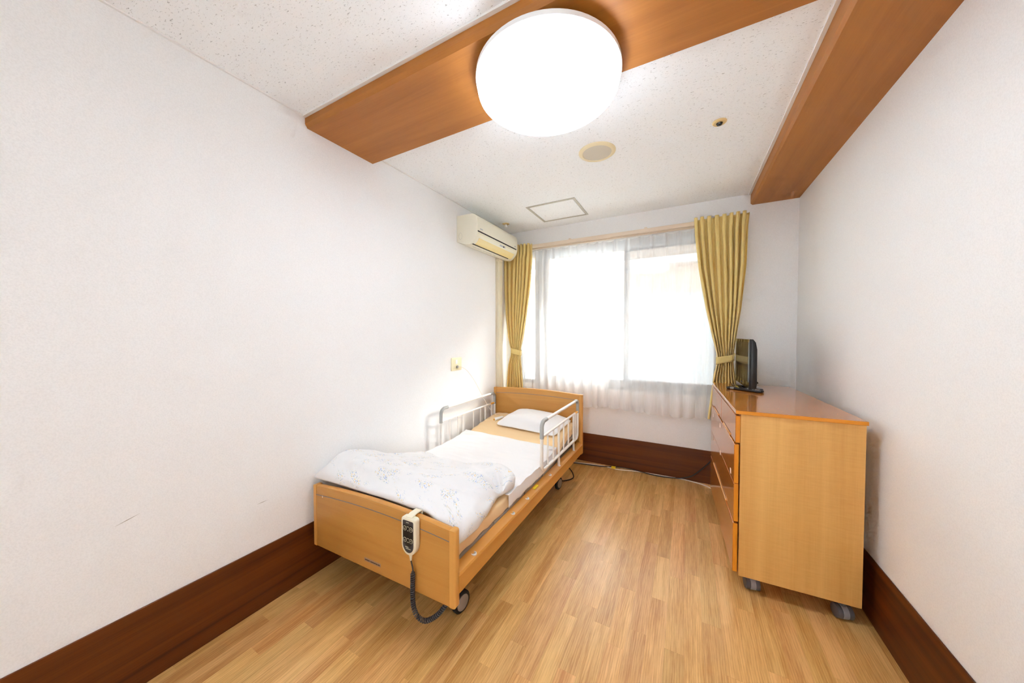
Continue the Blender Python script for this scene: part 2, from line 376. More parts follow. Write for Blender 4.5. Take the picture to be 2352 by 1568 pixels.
def mk(name, g, mat, parent=None, angle=35, local=False):
    """one mesh object; geometry is given in world metres (or in the parent's own frame when local)"""
    if parent is not None and not local:
        root_m = world_of(parent).inverted(); g.v = [tuple(root_m @ Vector(v)) for v in g.v]
    loc = (0, 0, 0)
    if parent is None:
        lo = [min(v[i] for v in g.v) for i in range(3)]; hi = [max(v[i] for v in g.v) for i in range(3)]
        loc = ((lo[0] + hi[0]) / 2, (lo[1] + hi[1]) / 2, lo[2]); g.v = [(v[0] - loc[0], v[1] - loc[1], v[2] - loc[2]) for v in g.v]
    me = mesh_of(g, name, angle)
    o = bpy.data.objects.new(name, me); C.objects.link(o); o.location = loc
    me.materials.append(M[mat] if isinstance(mat, str) else mat)
    if parent is not None: o.parent = parent
    return o

def world_of(o):
    m = Matrix.LocRotScale(o.location, o.rotation_euler, o.scale)
    return world_of(o.parent) @ m if o.parent else m

def thing(name, label, cat, loc, rotz=0.0, group=None):
    o = bpy.data.objects.new(name, None); C.objects.link(o); o.location = loc; o.rotation_euler = (0, 0, rotz)
    o.empty_display_size = 0.1
    return tag(o, label, cat, group)

def tag(o, label, cat, group=None):
    o['label'] = label; o['category'] = cat
    if group: o['group'] = group
    return o

def struct(o, label=None):
    o['kind'] = 'structure'
    if label: o['label'] = label
    return o

def sstep(a, b, x):
    t = max(0.0, min(1.0, (x - a) / (b - a))); return t * t * (3 - 2 * t)

def interp(tab, z):
    tab = sorted(tab)
    if z <= tab[0][0]: return tab[0][1:]
    for a, b in zip(tab, tab[1:]):
        if z <= b[0]:
            t = (z - a[0]) / (b[0] - a[0])
            return tuple(p + (q - p) * t for p, q in zip(a[1:], b[1:]))
    return tab[-1][1:]

def smooth_path(pts, n=8):
    P = [Vector(p) for p in pts]; out = []
    for i in range(len(P) - 1):
        p0, p1, p2, p3 = P[max(i - 1, 0)], P[i], P[i + 1], P[min(i + 2, len(P) - 1)]
        for k in range(n):
            t = k / n
            out.append(0.5 * ((2 * p1) + (-p0 + p2) * t + (2 * p0 - 5 * p1 + 4 * p2 - p3) * t * t + (-p0 + 3 * p1 - 3 * p2 + p3) * t ** 3))
    out.append(P[-1]); return out

# ================================================================== THE ROOM
T = 0.14
# floor: base and separate planks
floor = struct(mk('floor', G().box((XL - T, YF - T, -0.12), (XR + T, YB + T, -0.008)), 'floor_base', angle=None), 'light oak strip floor of the bedroom')
PW = 0.076
lengths = [0.36, 0.48, 0.6, 0.72, 0.9]
plank_meshes = {}
for L_ in lengths:
    plank_meshes[L_] = mesh_of(G().box((0.0001, 0.0001, -0.008), (PW - 0.0001, L_ - 0.0001, 0.0)), 'plank_%d' % int(L_ * 100), None)
    plank_meshes[L_].materials.append(M['floor'])
x = XL - 0.03; rnd = random.Random(3); col_i = 0
fw = world_of(floor).inverted()
while x < XR:
    y = -0.25 - rnd.random() * 0.7
    while y < YB:
        L_ = rnd.choice(lengths)
        if y + L_ > 0.15:
            o = bpy.data.objects.new('plank', plank_meshes[L_]); C.objects.link(o); o.parent = floor; o.location = fw @ Vector((x, y, 0))
        y += L_
    x += PW
# walls
struct(mk('wall_left', G().box((XL - T, YF, 0), (XL, YB, ZC + 0.05)), 'wall', angle=None), 'white textured wallpaper wall behind the bed')
struct(mk('wall_right', G().box((XR, YF, 0), (XR + T, YB, ZC + 0.05)), 'wall', angle=None), 'white textured wallpaper wall beside the chest')
gr_ = G().box((XL - T, YF - T, 0), (-0.42, YF, ZC + 0.05)); gr_.box((0.03, YF - T, 0), (XR + T, YF, ZC + 0.05)); gr_.box((-0.42, YF - T, 2.10), (0.03, YF, ZC + 0.05))  # unseen gap added in the rear wall so sky light fills the room
struct(mk('wall_rear', gr_, 'wall', angle=None), 'white wallpaper wall behind the viewer with an opening added for fill light')
WX0, WX1, WZ0, WZ1 = -1.780, 0.335, 0.80, 2.320
gb = G()
gb.box((XL - T, YB, 0), (XR + T, YB + T, WZ0)); gb.box((XL - T, YB, WZ1), (XR + T, YB + T, ZC + 0.05))
gb.box((XL - T, YB, WZ0), (WX0, YB + T, WZ1)); gb.box((WX1, YB, WZ0), (XR + T, YB + T, WZ1))
struct(mk('wall_back', gb, 'wall', angle=None), 'white wallpaper wall around the window')
struct(mk('ceiling', G().box((XL - T, YF - T, ZC), (XR + T, YB + T, ZC + 0.12)), 'ceiling', angle=None), 'white fissured acoustic board ceiling')
# baseboards
def base(name, a, b, m, lab):
    struct(mk(name, G().box(a, b, 0.0015, 1), m), lab)
base('baseboard_left', (XL, YF, 0.0), (XL + 0.007, YB, BBH), 'base_y', 'tall dark brown wood baseboard along the left wall')
base('baseboard_right', (XR - 0.007, YF, 0.0), (XR, YB, BBH), 'base_y', 'tall dark brown wood baseboard along the right wall')
base('baseboard_back', (XL + 0.007, YB - 0.007, 0.0), (XR - 0.007, YB, BBH), 'base_x', 'tall dark brown wood baseboard under the window')
# ceiling beams (boxed soffits) with a chamfered lower edge
c = 0.013
struct(mk('trim_1', G().prism([(1.053, ZC), (1.053, 2.530), (1.053 + c, 2.512), (1.490, 2.512), (1.490, ZC)], 'X', XL, 0.474), 'beam_x', angle=20), 'orange-brown wooden beam crossing the ceiling behind the lamp')
struct(mk('trim_2', G().prism([(0.474, ZC), (0.474, 2.489), (0.474 + c, 2.476), (XR, 2.476), (XR, ZC)], 'Y', YF, YB), 'beam_y', angle=20), 'orange-brown wooden beam along the right wall')
# thin white mouldings
struct(mk('trim_3', G().box((XL, YF, ZC - 0.006), (XL + 0.010, 1.053, ZC)), 'trim_white'), 'thin white moulding where left wall meets ceiling, near part')
struct(mk('trim_4', G().box((XL, 1.49, ZC - 0.006), (XL + 0.010, YB, ZC)), 'trim_white'), 'thin white moulding where left wall meets ceiling, far part')
struct(mk('trim_5', G().box((XL, 1.037, ZC - 0.009), (0.46, 1.053, ZC)), 'trim_white'), 'thin white moulding on near side of the cross beam')
struct(mk('trim_6', G().box((0.458, 1.49, ZC - 0.009), (0.474, YB, ZC)), 'trim_white'), 'thin white moulding along the right beam')
struct(mk('trim_7', G().box((XL + 0.01, 1.49, ZC - 0.006), (0.458, 1.502, ZC)), 'trim_white'), 'thin white moulding on far side of the cross beam')
# scuff marks on the left wall
for (y0, z0, y1, z1, w) in ((0.342, 0.657, 0.407, 0.677, 0.0012), (0.795, 0.529, 0.843, 0.531, 0.0010)):
    mid = ((y0 + y1) / 2, (z0 + z1) / 2)
    wl = bpy.data.objects['wall_left']
    mk('scuff_mark', G().prism([(y0, z0), (mid[0], mid[1] - w), (y1, z1), (mid[0], mid[1] + w)], 'X', XL, XL + 0.0004), 'scuff', wl, angle=None)

# ------------------------------------------------------------------ window
win = bpy.data.objects.new('window_1', None); C.objects.link(win); win.location = ((WX0 + WX1) / 2, YB, WZ0); struct(win, 'aluminium sliding window behind the sheer curtains')
yw = YB + 0.05
g = G()
g.box((WX0, yw, WZ0), (WX0 + 0.05, yw + 0.08, WZ1)); g.box((WX1 - 0.05, yw, WZ0), (WX1, yw + 0.08, WZ1))
g.box((WX0, yw, WZ0), (WX1, yw + 0.08, WZ0 + 0.035)); g.box((WX0, yw, WZ1 - 0.035), (WX1, yw + 0.08, WZ1))
mk('frame', g, 'alu', win, angle=None)
def sash(x0, x1, y0):
    g = G(); w = 0.055
    g.box((x0, y0, WZ0 + 0.035), (x0 + w, y0 + 0.028, WZ1 - 0.035)); g.box((x1 - w, y0, WZ0 + 0.035), (x1, y0 + 0.028, WZ1 - 0.035))
    g.box((x0 + w, y0, WZ0 + 0.035), (x1 - w, y0 + 0.028, WZ0 + 0.095)); g.box((x0 + w, y0, WZ1 - 0.09), (x1 - w, y0 + 0.028, WZ1 - 0.035))
    s = mk('sash', g, 'alu', win, angle=None)
    mk('pane', G().box((x0 + w, y0 + 0.011, WZ0 + 0.095), (x1 - w, y0 + 0.016, WZ1 - 0.09)), 'glass', s, angle=None)
mk('mullion', G().box((-1.565, yw - 0.004, WZ0 + 0.035), (-1.455, yw + 0.08, WZ1 - 0.035)), 'alu', win, angle=None)
mk('side_pane', G().box((WX0 + 0.05, yw + 0.03, WZ0 + 0.035), (-1.565, yw + 0.035, WZ1 - 0.035)), 'glass', win, angle=None)
sash(-1.455, -0.515, yw + 0.008)
sash(-0.575, WX1 - 0.05, yw + 0.040)
mk('insect_screen', G().box((-0.56, yw + 0.074, WZ0 + 0.035), (WX1 - 0.05, yw + 0.0755, WZ1 - 0.035)), 'screen_mesh', win, angle=None)
mk('sill', G().box((WX0, YB - 0.012, WZ0 - 0.018), (WX1, yw, WZ0), 0.003), 'trim_white', win)
mk('head_trim', G().box((WX0, YB - 0.008, WZ1), (WX1, yw, WZ1 + 0.015), 0.002), 'trim_white', win)

# ------------------------------------------------------------------ outside
struct(mk('ground_outside', G().box((-8, YB + T, -0.6), (9, 14, -0.5)), 'ground', angle=None), 'pale concrete yard outside the window')
struct(mk('eave_outside', G().box((-6, YB + T, 2.42), (6, 4.85, 2.56)), 'facade', angle=None), 'peach soffit of the balcony above the window outside')
nb = thing('neighbour_house', 'peach and pale grey house wall seen through the right window pane', 'house', (1.5, 7.4, -0.5))
mk('upper_wall', G().box((-7, 7.2, 2.2), (8, 7.9, 2.75)), 'facade', nb, angle=None)
mk('lower_wall', G().box((-7, 7.26, -0.5), (8, 7.9, 2.2)), 'facade_low', nb, angle=None)
mk('eave', G().box((-7.2, 7.0, 2.75), (8.2, 8.1, 2.85)), 'white', nb, angle=None)
fe = thing('garden_fence', 'grey slatted fence standing outside below the window', 'fence', (0.8, 5.6, -0.5))
mk('rail', G().box((-2.6, 5.58, 1.28), (4.4, 5.64, 1.34)), 'fence', fe, angle=None)
mk('rail', G().box((-2.6, 5.58, 0.2), (4.4, 5.64, 0.26)), 'fence', fe, angle=None)
for i in range(24):
    mk('slat', G().box((-2.55 + i * 0.29, 5.60, -0.5), (-2.55 + i * 0.29 + 0.26, 5.62, 1.28)), 'fence', fe, angle=None)

# ================================================================== CEILING FITTINGS
LX, LY = -0.545, 1.336
lamp = thing('ceiling_lamp', 'large round white glowing ceiling lamp on the wooden beam', 'lamp', (LX, LY, 2.40))
mk('base_plate', G().lathe((LX, LY, 0), [(0.18, 2.512), (0.18, 2.492), (0.285, 2.486), (0.298, 2.478)], 64), 'white', lamp)
mk('rim', G().lathe((LX, LY, 0), [(0.290, 2.486), (0.304, 2.486), (0.309, 2.480), (0.309, 2.463), (0.298, 2.461)], 72), 'white', lamp)
mk('diffuser', G().lathe((LX, LY, 0), [(0.301, 2.462), (0.304, 2.442), (0.299, 2.420), (0.287, 2.410), (0.26, 2.405), (0.20, 2.402), (0.10, 2.400), (0.01, 2.3995)], 72), 'lamp', lamp, angle=60)

sp = thing('ceiling_speaker', 'round cream ceiling speaker with grey grille beyond the lamp', 'speaker', (-0.53, 2.165, ZC))
mk('rim', G().lathe((-0.53, 2.165, ZC), [(0.118, 0), (0.118, -0.003), (0.108, -0.010), (0.094, -0.011), (0.090, -0.005)], 48), 'speaker_rim', sp)
mk('grille', G().lathe((-0.53, 2.165, ZC), [(0.092, -0.004), (0.091, -0.008), (0.06, -0.0095), (0.002, -0.010)], 48), 'grille', sp)

dt = thing('ceiling_sensor', 'small round cream ceiling sensor with dark eye near right beam', 'sensor', (0.153, 2.19, ZC))
mk('rim', G().lathe((0.153, 2.19, ZC), [(0.036, 0), (0.036, -0.003), (0.031, -0.008), (0.017, -0.008)], 32), 'detector', dt)
mk('eye', G().lathe((0.153, 2.19, ZC), [(0.017, -0.006), (0.017, -0.010), (0.012, -0.018), (0.004, -0.021)], 24), 'black_gloss', dt)

ht = thing('ceiling_hatch', 'square ceiling access hatch with grey metal frame near window', 'hatch', (-1.113, 3.008, ZC))
hx0, hx1, hy0, hy1 = -1.352, -0.875, 2.782, 3.237
for a, b in (((hx0, hy0), (hx0 + 0.022, hy1)), ((hx1 - 0.022, hy0), (hx1, hy1)), ((hx0 + 0.022, hy0), (hx1 - 0.022, hy0 + 0.022)), ((hx0 + 0.022, hy1 - 0.022), (hx1 - 0.022, hy1))):
    mk('frame_bar', G().box((a[0], a[1], ZC - 0.005), (b[0], b[1], ZC), 0.001, 1), 'hatch', ht)
mk('panel', G().box((hx0 + 0.026, hy0 + 0.026, ZC - 0.003), (hx1 - 0.026, hy1 - 0.026, ZC)), 'ceiling', ht, angle=None)

sk = thing('sprinkler_head', 'small ceiling sprinkler head above the air conditioner', 'sprinkler', (-1.742, 3.095, ZC))
mk('escutcheon', G().lathe((-1.742, 3.095, ZC), [(0.040, 0), (0.038, -0.003), (0.020, -0.008), (0.012, -0.009)], 28), 'detector', sk)
mk('head', G().lathe((-1.742, 3.095, ZC), [(0.010, -0.008), (0.010, -0.022), (0.014, -0.024), (0.014, -0.034), (0.006, -0.038)], 20), 'white', sk)

# ================================================================== AIR CONDITIONER
ac = thing('air_conditioner', 'ivory wall air conditioner with yellowed louver above the bed', 'air conditioner', (XL, 2.77, 2.175))
prof = [(0, 2.452), (0.165, 2.448), (0.198, 2.438), (0.218, 2.420), (0.228, 2.395), (0.231, 2.36), (0.231, 2.292), (0.226, 2.262), (0.214, 2.234), (0.196, 2.208), (0.174, 2.188), (0.145, 2.176), (0.10, 2.180), (0.0, 2.214)]
AY0, AY1 = 2.388, 3.160
mk('body', G().prism([(XL + d, z) for d, z in prof], 'Y', AY0, AY1, 0.006), 'aircon', ac, angle=40)
def strip(i0, i1, y0, y1, off, t0=0.0, t1=1.0):
    """a shell following part of the body's profile, off metres proud"""
    pts = []
    def at(u):
        k = min(int(u), len(prof) - 2); t = u - k; a, b = prof[k], prof[k + 1]; return Vector((a[0] + (b[0] - a[0]) * t, a[1] + (b[1] - a[1]) * t))
    us = [i0 + (i1 - i0) * k / 12 for k in range(13)]
    outer, inner = [], []
    for u in us:
        p = at(u); q = (at(min(u + 0.3, len(prof) - 1.001)) - at(max(u - 0.3, 0))).normalized(); n = Vector((-q.y, q.x))
        if n.dot(p - Vector((0.1, 2.32))) < 0: n = -n
        outer.append((XL + (p + n * off).x, (p + n * off).y)); inner.append((XL + (p - n * 0.004).x, (p - n * 0.004).y))
    return G().prism(outer + inner[::-1], 'Y', y0, y1)
mk('front_gap', strip(6.02, 6.40, AY0 + 0.006, AY1 - 0.03, 0.0008), 'dark', ac)
mk('front_lip', strip(6.40, 7.6, AY0 + 0.008, AY1 - 0.02, 0.0012), 'cream', ac)
mk('louver', strip(7.95, 10.15, AY0 + 0.05, AY1 - 0.05, 0.0030), 'louver', ac)
mk('outlet_slot', strip(10.2, 10.55, AY0 + 0.02, AY1 - 0.09, 0.0010), 'dark', ac)
mk('display', strip(7.05, 7.5, 2.79, 2.90, 0.0020), 'ink_grey', ac)
mk('display_eye', strip(7.05, 7.5, 2.855, 2.878, 0.0026), 'black', ac)
mk('print_mark', strip(5.62, 5.76, 2.43, 2.475, 0.0006), 'ink_grey', ac)
mk('print_mark', strip(5.62, 5.76, 3.085, 3.115, 0.0006), 'ink_grey', ac)
for (a, b) in ((2.47, 2.62), (2.64, 2.80), (2.83, 2.87)):
    mk('print_mark', strip(11.45, 11.6, a, b, 0.0006), 'ink_grey', ac)
ring = [(XL + 0.045 + 0.018 * math.cos(t), AY0 - 0.0005, 2.262 + 0.03 * math.sin(t)) for t in [2 * PI * k / 24 for k in range(24)]]
mk('knockout_ring', G().tube(ring, 0.0008, 5, closed=True), 'hatch', ac)
# pipe cover below it
pc = thing('pipe_cover', 'ivory plastic pipe duct running down the wall corner', 'pipe cover', (XL, 3.12, 0.0))
mk('cover', G().prism([(XL, 3.082), (XL + 0.030, 3.082), (XL + 0.040, 3.092), (XL + 0.040, 3.155), (XL + 0.030, 3.165), (XL, 3.165)], 'Z', 0.3055, 2.20), 'duct', pc, angle=20)
mk('back_plate', G().box((XL, 3.0745, 0.3055), (XL + 0.010, 3.1725, 2.20), 0.001, 1), 'duct', pc)
mk('elbow', G().box((XL, 3.074, 2.172), (XL + 0.05, 3.150, 2.215), 0.008), 'duct', pc)

# ================================================================== WALL OUTLET and NURSE CALL
ot = thing('wall_outlet', 'ivory nurse call outlet plate on wall above the bed', 'outlet', (XL, 2.372, 1.097))
mk('plate', G().box((XL, 2.298, 1.037), (XL + 0.009, 2.446, 1.157), 0.004), 'outletc', ot)
mk('insert', G().box((XL + 0.008, 2.328, 1.050), (XL + 0.0105, 2.416, 1.144), 0.001), 'outletc', ot)
mk('call_lamp', G().box((XL + 0.010, 2.352, 1.098), (XL + 0.014, 2.378, 1.136), 0.002), 'white', ot)
mk('socket', G().cyl((XL + 0.010, 2.372, 1.072), (XL + 0.024, 2.372, 1.072), 0.012, 18, 0.002), 'silver', ot)
cb = thing('call_button', 'nurse call handset with thin white cord lying by pillow', 'call button', (-1.62, 2.62, 0.52))
mk('cord', G().tube(smooth_path([(XL + 0.023, 2.374, 1.072), (XL + 0.035, 2.42, 1.062), (XL + 0.045, 2.49, 1.02), (XL + 0.06, 2.58, 0.92), (XL + 0.075, 2.66, 0.80), (XL + 0.10, 2.74, 0.665), (XL + 0.135, 2.79, 0.575), (XL + 0.165, 2.81, 0.553), (-1.66, 2.86, 0.558), (-1.615, 2.885, 0.558), (-1.583, 2.85, 0.556), (-1.585, 2.76, 0.551)], 6), 0.0022, 6), 'cordwhite', cb)
mk('handle', G().tube([(-1.585, 2.765, 0.551), (-1.592, 2.752, 0.551), (-1.615, 2.71, 0.546), (-1.632, 2.678, 0.542), (-1.634, 2.675, 0.542)], [0.006, 0.011, 0.014, 0.015, 0.012], 14), 'white', cb)
mk('press_button', G().tube([(-1.632, 2.678, 0.542), (-1.637, 2.669, 0.541), (-1.639, 2.665, 0.541)], [0.010, 0.009, 0.005], 12), 'orange', cb)

# ================================================================== CURTAINS
YR = 3.352            # rail
rail = thing('curtain_rail', 'cream double curtain rail above the window', 'curtain rail', ((XL + 0.46) / 2, YR, 2.33))
mk('front_track', G().box((-1.855, YR - 0.022, 2.338), (0.432, YR - 0.004, 2.376), 0.003), 'rail', rail)
mk('back_track', G().box((-1.855, YR + 0.022, 2.330), (0.432, YR + 0.038, 2.352), 0.002), 'rail', rail)
for bx_ in (-1.8, -1.1, -0.35, 0.40):
    mk('bracket', G().box((bx_ - 0.012, YR - 0.02, 2.376), (bx_ + 0.012, YB, 2.388), 0.002), 'rail', rail)

def drape(name, label, tab, N_, phase, ztop, zbot, ztie, yc, hem_dir):
    t = thing(name, label, 'curtain', ((interp(tab, zbot)[0] + interp(tab, zbot)[1]) / 2, yc, zbot), 0, 'gold curtains')
    nu, nv = N_ * 20, 80
    def fn(u, v):
        z = ztop + (zbot - ztop) * v
        x0, x1 = interp(tab, z)
        near_tie = math.exp(-((z - ztie) / 0.10) ** 2)
        head = sstep(ztop - 0.16, ztop - 0.10, z)
        ph = 2 * PI * N_ * u + phase + 0.9 * math.sin(7.1 * u + phase) + (0.35 * math.sin(3 * z + 5 * u * 2))*(1-head)
        w = math.cos(ph)
        w = math.copysign(abs(w) ** (0.55 if head > 0.5 else 0.75), w)
        A = 0.026 + 0.014 * (1 - head) - 0.016 * near_tie
        A *= (0.85 + 0.3 * math.sin(u * 9.0 + phase))
        bulge = 0.012 * math.sin(PI * u) * near_tie
        xx = x0 + (x1 - x0) * (u + (0.018 * math.sin(2 * ph)) * (1 - near_tie))
        return (xx, yc + A * w - bulge, z - (0.004 * w if v == 0 else 0))
    cl = mk('cloth', G().grid(fn, nu, nv), 'curtain', t, angle=80)
    sm = cl.modifiers.new('thickness', 'SOLIDIFY'); sm.thickness = 0.0016
    x0, x1 = interp(tab, ztie); cx, hw = (x0 + x1) / 2, (x1 - x0) / 2 + 0.006
    def band(u, v):
        a = 2 * PI * u; z = ztie + 0.030 - 0.06 * v + hem_dir * 0.018 * math.cos(a)
        return (cx + hw * math.copysign(abs(math.cos(a)) ** 0.7, math.cos(a)), yc + 0.036 * math.copysign(abs(math.sin(a)) ** 0.7, math.sin(a)) - 0.004, z)
    b = mk('tieback', G().grid(band, 40, 3, wrap_u=True), 'curtain', t, angle=80)
    bm_ = b.modifiers.new('thickness', 'SOLIDIFY'); bm_.thickness = 0.004
    hook = G().tube(smooth_path([(cx + hem_dir * hw, yc + 0.01, ztie + 0.02), (cx + hem_dir * (hw + 0.01), yc + 0.05, ztie + 0.04), (cx + hem_dir * (hw + 0.012), YB - 0.001, ztie + 0.045)], 4), 0.0025, 6)
    mk('tieback_cord', hook, 'curtain', t)
    return t
YD = YR - 0.052
drape('gold_drape', 'gold curtain tied back on window side beside the chest and television',
      [(2.40, 0.046, 0.448), (2.26, 0.054, 0.438), (1.95, 0.085, 0.432), (1.6, 0.145, 0.405), (1.35, 0.198, 0.372), (1.20, 0.234, 0.356), (1.12, 0.236, 0.356), (1.02, 0.214, 0.368), (0.86, 0.196, 0.39), (0.63, 0.172, 0.41)],
      8, 0.4, 2.386, 0.635, 1.158, YD, 1)
drape('gold_drape', 'gold curtain tied back in the corner below the air conditioner',
      [(2.40, -1.852, -1.520), (2.26, -1.850, -1.520), (1.9, -1.848, -1.545), (1.6, -1.835, -1.585), (1.35, -1.805, -1.630), (1.20, -1.778, -1.662), (1.12, -1.778, -1.662), (1.02, -1.80, -1.66), (0.86, -1.815, -1.645), (0.63, -1.83, -1.63)],
      7, 1.7, 2.380, 0.635, 1.172, YD, -1)

YS = YR + 0.030
def sheer_panel(label, x0, x1, npl, phase, right_gather=0.0):
    t = thing('sheer_curtain', label, 'sheer curtain', ((x0 + x1) / 2, YS, 0.612), 0, 'white sheer curtains')
    ztop, zbot = 2.316, 0.612
    def surf(u, z, dy=0.0):
        v = (ztop - z) / (ztop - zbot)
        ph = PI * npl * u + phase
        p = 12.0 - 10.3 * sstep(0.0, 0.75, v)
        sharp = abs(math.cos(ph)) ** p
        wob = math.sin(2 * ph * 0.5 + 2.3 * v + 11 * u) * 0.5
        A = 0.020 + 0.022 * v
        y = YS + 0.004 + dy - A * sharp * (1 + 0.25 * wob) + 0.006 * v * math.sin(23 * u + phase)
        xx = x0 + (x1 - x0) * u + 0.012 * v * math.sin(2 * ph) * 0.6 + right_gather * u ** 6 * v * -0.10
        sag = 0.010 * (abs(math.sin(ph)) ** 2) * (1 - sstep(0, 0.10, v)) * (0.4 + 0.6 * abs(math.sin(5 * u + phase)))
        lift = -0.008 * sharp * sstep(0.8, 1.0, v) + 0.012 * math.sin(6 * u + phase) * sstep(0.85, 1, v)
        return (xx, y, z - sag + lift)
    nu = npl * 16
    mk('voile', G().grid(lambda u, v: surf(u, ztop + (zbot - ztop) * v), nu, 48), 'sheer', t, angle=80)
    mk('header_tape', G().grid(lambda u, v: surf(u, ztop - 0.105 * v, 0.0025), nu, 4), 'sheer_band', t, angle=80)
    mk('hem', G().grid(lambda u, v: surf(u, zbot + 0.085 * (1 - v), 0.0025), nu, 4), 'sheer_band', t, angle=80)
    return t
sheer_panel('white sheer curtain covering left half of the window', -1.800, -0.805, 10, 0.3)
sheer_panel('white sheer curtain covering right half of the window', -0.835, 0.315, 10, 0.9, 1.0)

# ================================================================== THE BED
BX0, BX1 = -1.825, -0.848
BXC = (BX0 + BX1) / 2; BW = BX1 - BX0
bed = thing('care_bed', 'wooden hospital care bed with head and foot boards and grey frame', 'bed', (BXC, 2.03, 0))

def board(name, zb, zt_end, arch, thick, y_front, yaw, stripe_drop, cap_w=0.032):
    """head or foot board, arched along its top, with rounded end caps and a grey inlay"""
    t = bpy.data.objects.new(name, None); C.objects.link(t); t.parent = bed
    t.location = Vector((0, y_front - 2.03, zb)); t.rotation_euler = (0, 0, yaw); t.empty_display_size = 0.05
    hw = BW / 2; H = zt_end - zb
    top = lambda x: H + arch * (1 - (x / hw) ** 2)
    xi = hw - cap_w
    xs = [-xi + 2 * xi * k / 28 for k in range(29)]
    mk('panel', G().prism([(-xi, 0), (xi, 0)] + [(x, top(x)) for x in reversed(xs)], 'Y', 0, thick, 0.004, 2), 'bed_x', t, angle=30, local=True)
    # rounded top strip
    def strip_fn(u, v):
        x = -xi + 2 * xi * u; a = PI * v
        return (x, thick / 2 - (thick / 2 + 0.0004) * math.cos(a), top(x) - 0.006 + 0.0085 * math.sin(a))
    mk('top_edge', G().grid(strip_fn, 40, 10), 'bed_y', t, angle=80, local=True)
    for s in (-1, 1):
        x0, x1 = (xi, hw) if s > 0 else (-hw, -xi)
        g = G(); b = bmesh.new(); bmesh.ops.create_cube(b, size=1)
        zt = top(xi)
        for v in b.verts:
            v.co = Vector(((x0 + x1) / 2 + v.co.x * (x1 - x0), thick / 2 + v.co.y * (thick + 0.002), (zt + 0.003) / 2 + v.co.z * (zt + 0.003)))
        es = [e for e in b.edges if all((vv.co.x - (x0 + x1) / 2) * s > 0 for vv in e.verts)]
        bmesh.ops.bevel(b, geom=es, offset=0.013, segments=4, affect='EDGES', profile=0.5)
        g.bm(b)
        mk('end_cap', g, 'bed_edge', t, angle=40, local=True)
    for yy, nm in ((-0.0006, 'inlay'), (thick + 0.0001, 'inlay')):
        pts = [(x, top(x) - stripe_drop) for x in xs]
        mk(nm, G().prism(pts + [(x, z - 0.004) for x, z in reversed(pts)], 'Y', yy, yy + 0.0005), 'stripe', t, angle=None, local=True)
    return t
foot = board('footboard', 0.200, 0.530, 0.024, 0.034, 1.057, R(1.7), 0.045)
head = board('headboard', 0.236, 0.796, 0.020, 0.036, 2.968, 0.0, 0.052)
mk('name_plate', G().box((-0.072, -0.0015, 0.038), (0.042, 0.0, 0.056), 0.0006, 1), 'plate', foot, local=True)
for (a, b) in ((-0.066, -0.034), (-0.029, 0.008), (0.010, 0.020), (0.024, 0.037)):
    mk('plate_print', G().box((a, -0.0021, 0.0445), (b, -0.0015, 0.0495)), 'ink', foot, local=True, angle=None)
mk('chip', G().prism([(-0.405, 0.284), (-0.401, 0.294), (-0.398, 0.283), (-0.401, 0.279)], 'Y', -0.0006, 0.0), 'sticker', foot, local=True, angle=None)

# side rails
def side_rail(x_out, s):
    """x_out outer face, s=+1 for the right side"""
    xi = x_out - s * 0.048
    poly = [(x_out, 0.258), (x_out, 0.330), (x_out - s * 0.006, 0.339), (xi, 0.352), (xi, 0.258)]
    r = mk('side_rail', G().prism(poly, 'Y', 1.094, 2.966), 'bed_y', bed, angle=20)
    for y in (1.232, 1.618, 1.81, 2.194, 2.385, 2.762):
        zz = 0.3408; cx = x_out - s * 0.022
        sk_ = mk('socket_ring', G().lathe((cx, y, zz), [(0.0145, -0.004), (0.0145, 0.0035), (0.0125, 0.0050), (0.0105, 0.0050), (0.0100, 0.0020)], 24), 'ring', r)
        if y < 2.3:
            mk('socket_hole', G().lathe((cx, y, zz), [(0.0101, 0.0020), (0.0100, 0.0030), (0.002, 0.0031)], 20), 'guard_joint', r)
    return r
rr = side_rail(-0.846, 1); side_rail(BX0 + 0.002, -1)
mk('caution_sticker', G().box((-0.887, 1.93, 0.3435), (-0.868, 1.995, 0.3500)), 'yellow', rr, angle=None)

# grey steel chassis, platform panels, casters
for xx in (-0.925, -1.74):
    mk('frame_bar', G().box((xx - 0.016, 1.10, 0.292), (xx + 0.016, 2.96, 0.330), 0.003), 'steel', bed)
for yy in (1.26, 1.62, 2.20, 2.72):
    mk('cross_bar', G().box((BX0 + 0.05, yy - 0.016, 0.270), (-0.894, yy + 0.016, 0.296), 0.003), 'steel', bed)
for yy in (1.16, 1.55, 1.79, 2.14):
    mk('bracket', G().box((-0.940, yy, 0.30), (-0.915, yy + 0.03, 0.352), 0.002), 'steel', bed)
def raise_(y):   # how far the backrest section lifts the mattress
    return 0.100 * sstep(2.05, 2.95, y)
for (a, b) in ((1.10, 1.46), (1.47, 1.83), (1.85, 2.12), (2.14, 2.95)):
    g = G(); x0, x1 = -1.760, -0.898; n = 8
    top = []; 
    for k in range(n + 1):
        y = a + (b - a) * k / n; z = 0.358 + raise_(y); top.append((y, z))
    g.prism(top + [(y, z - 0.028) for y, z in reversed(top)], 'X', x0, x1, 0.003)
    mk('platform_panel', g, 'platform', bed)
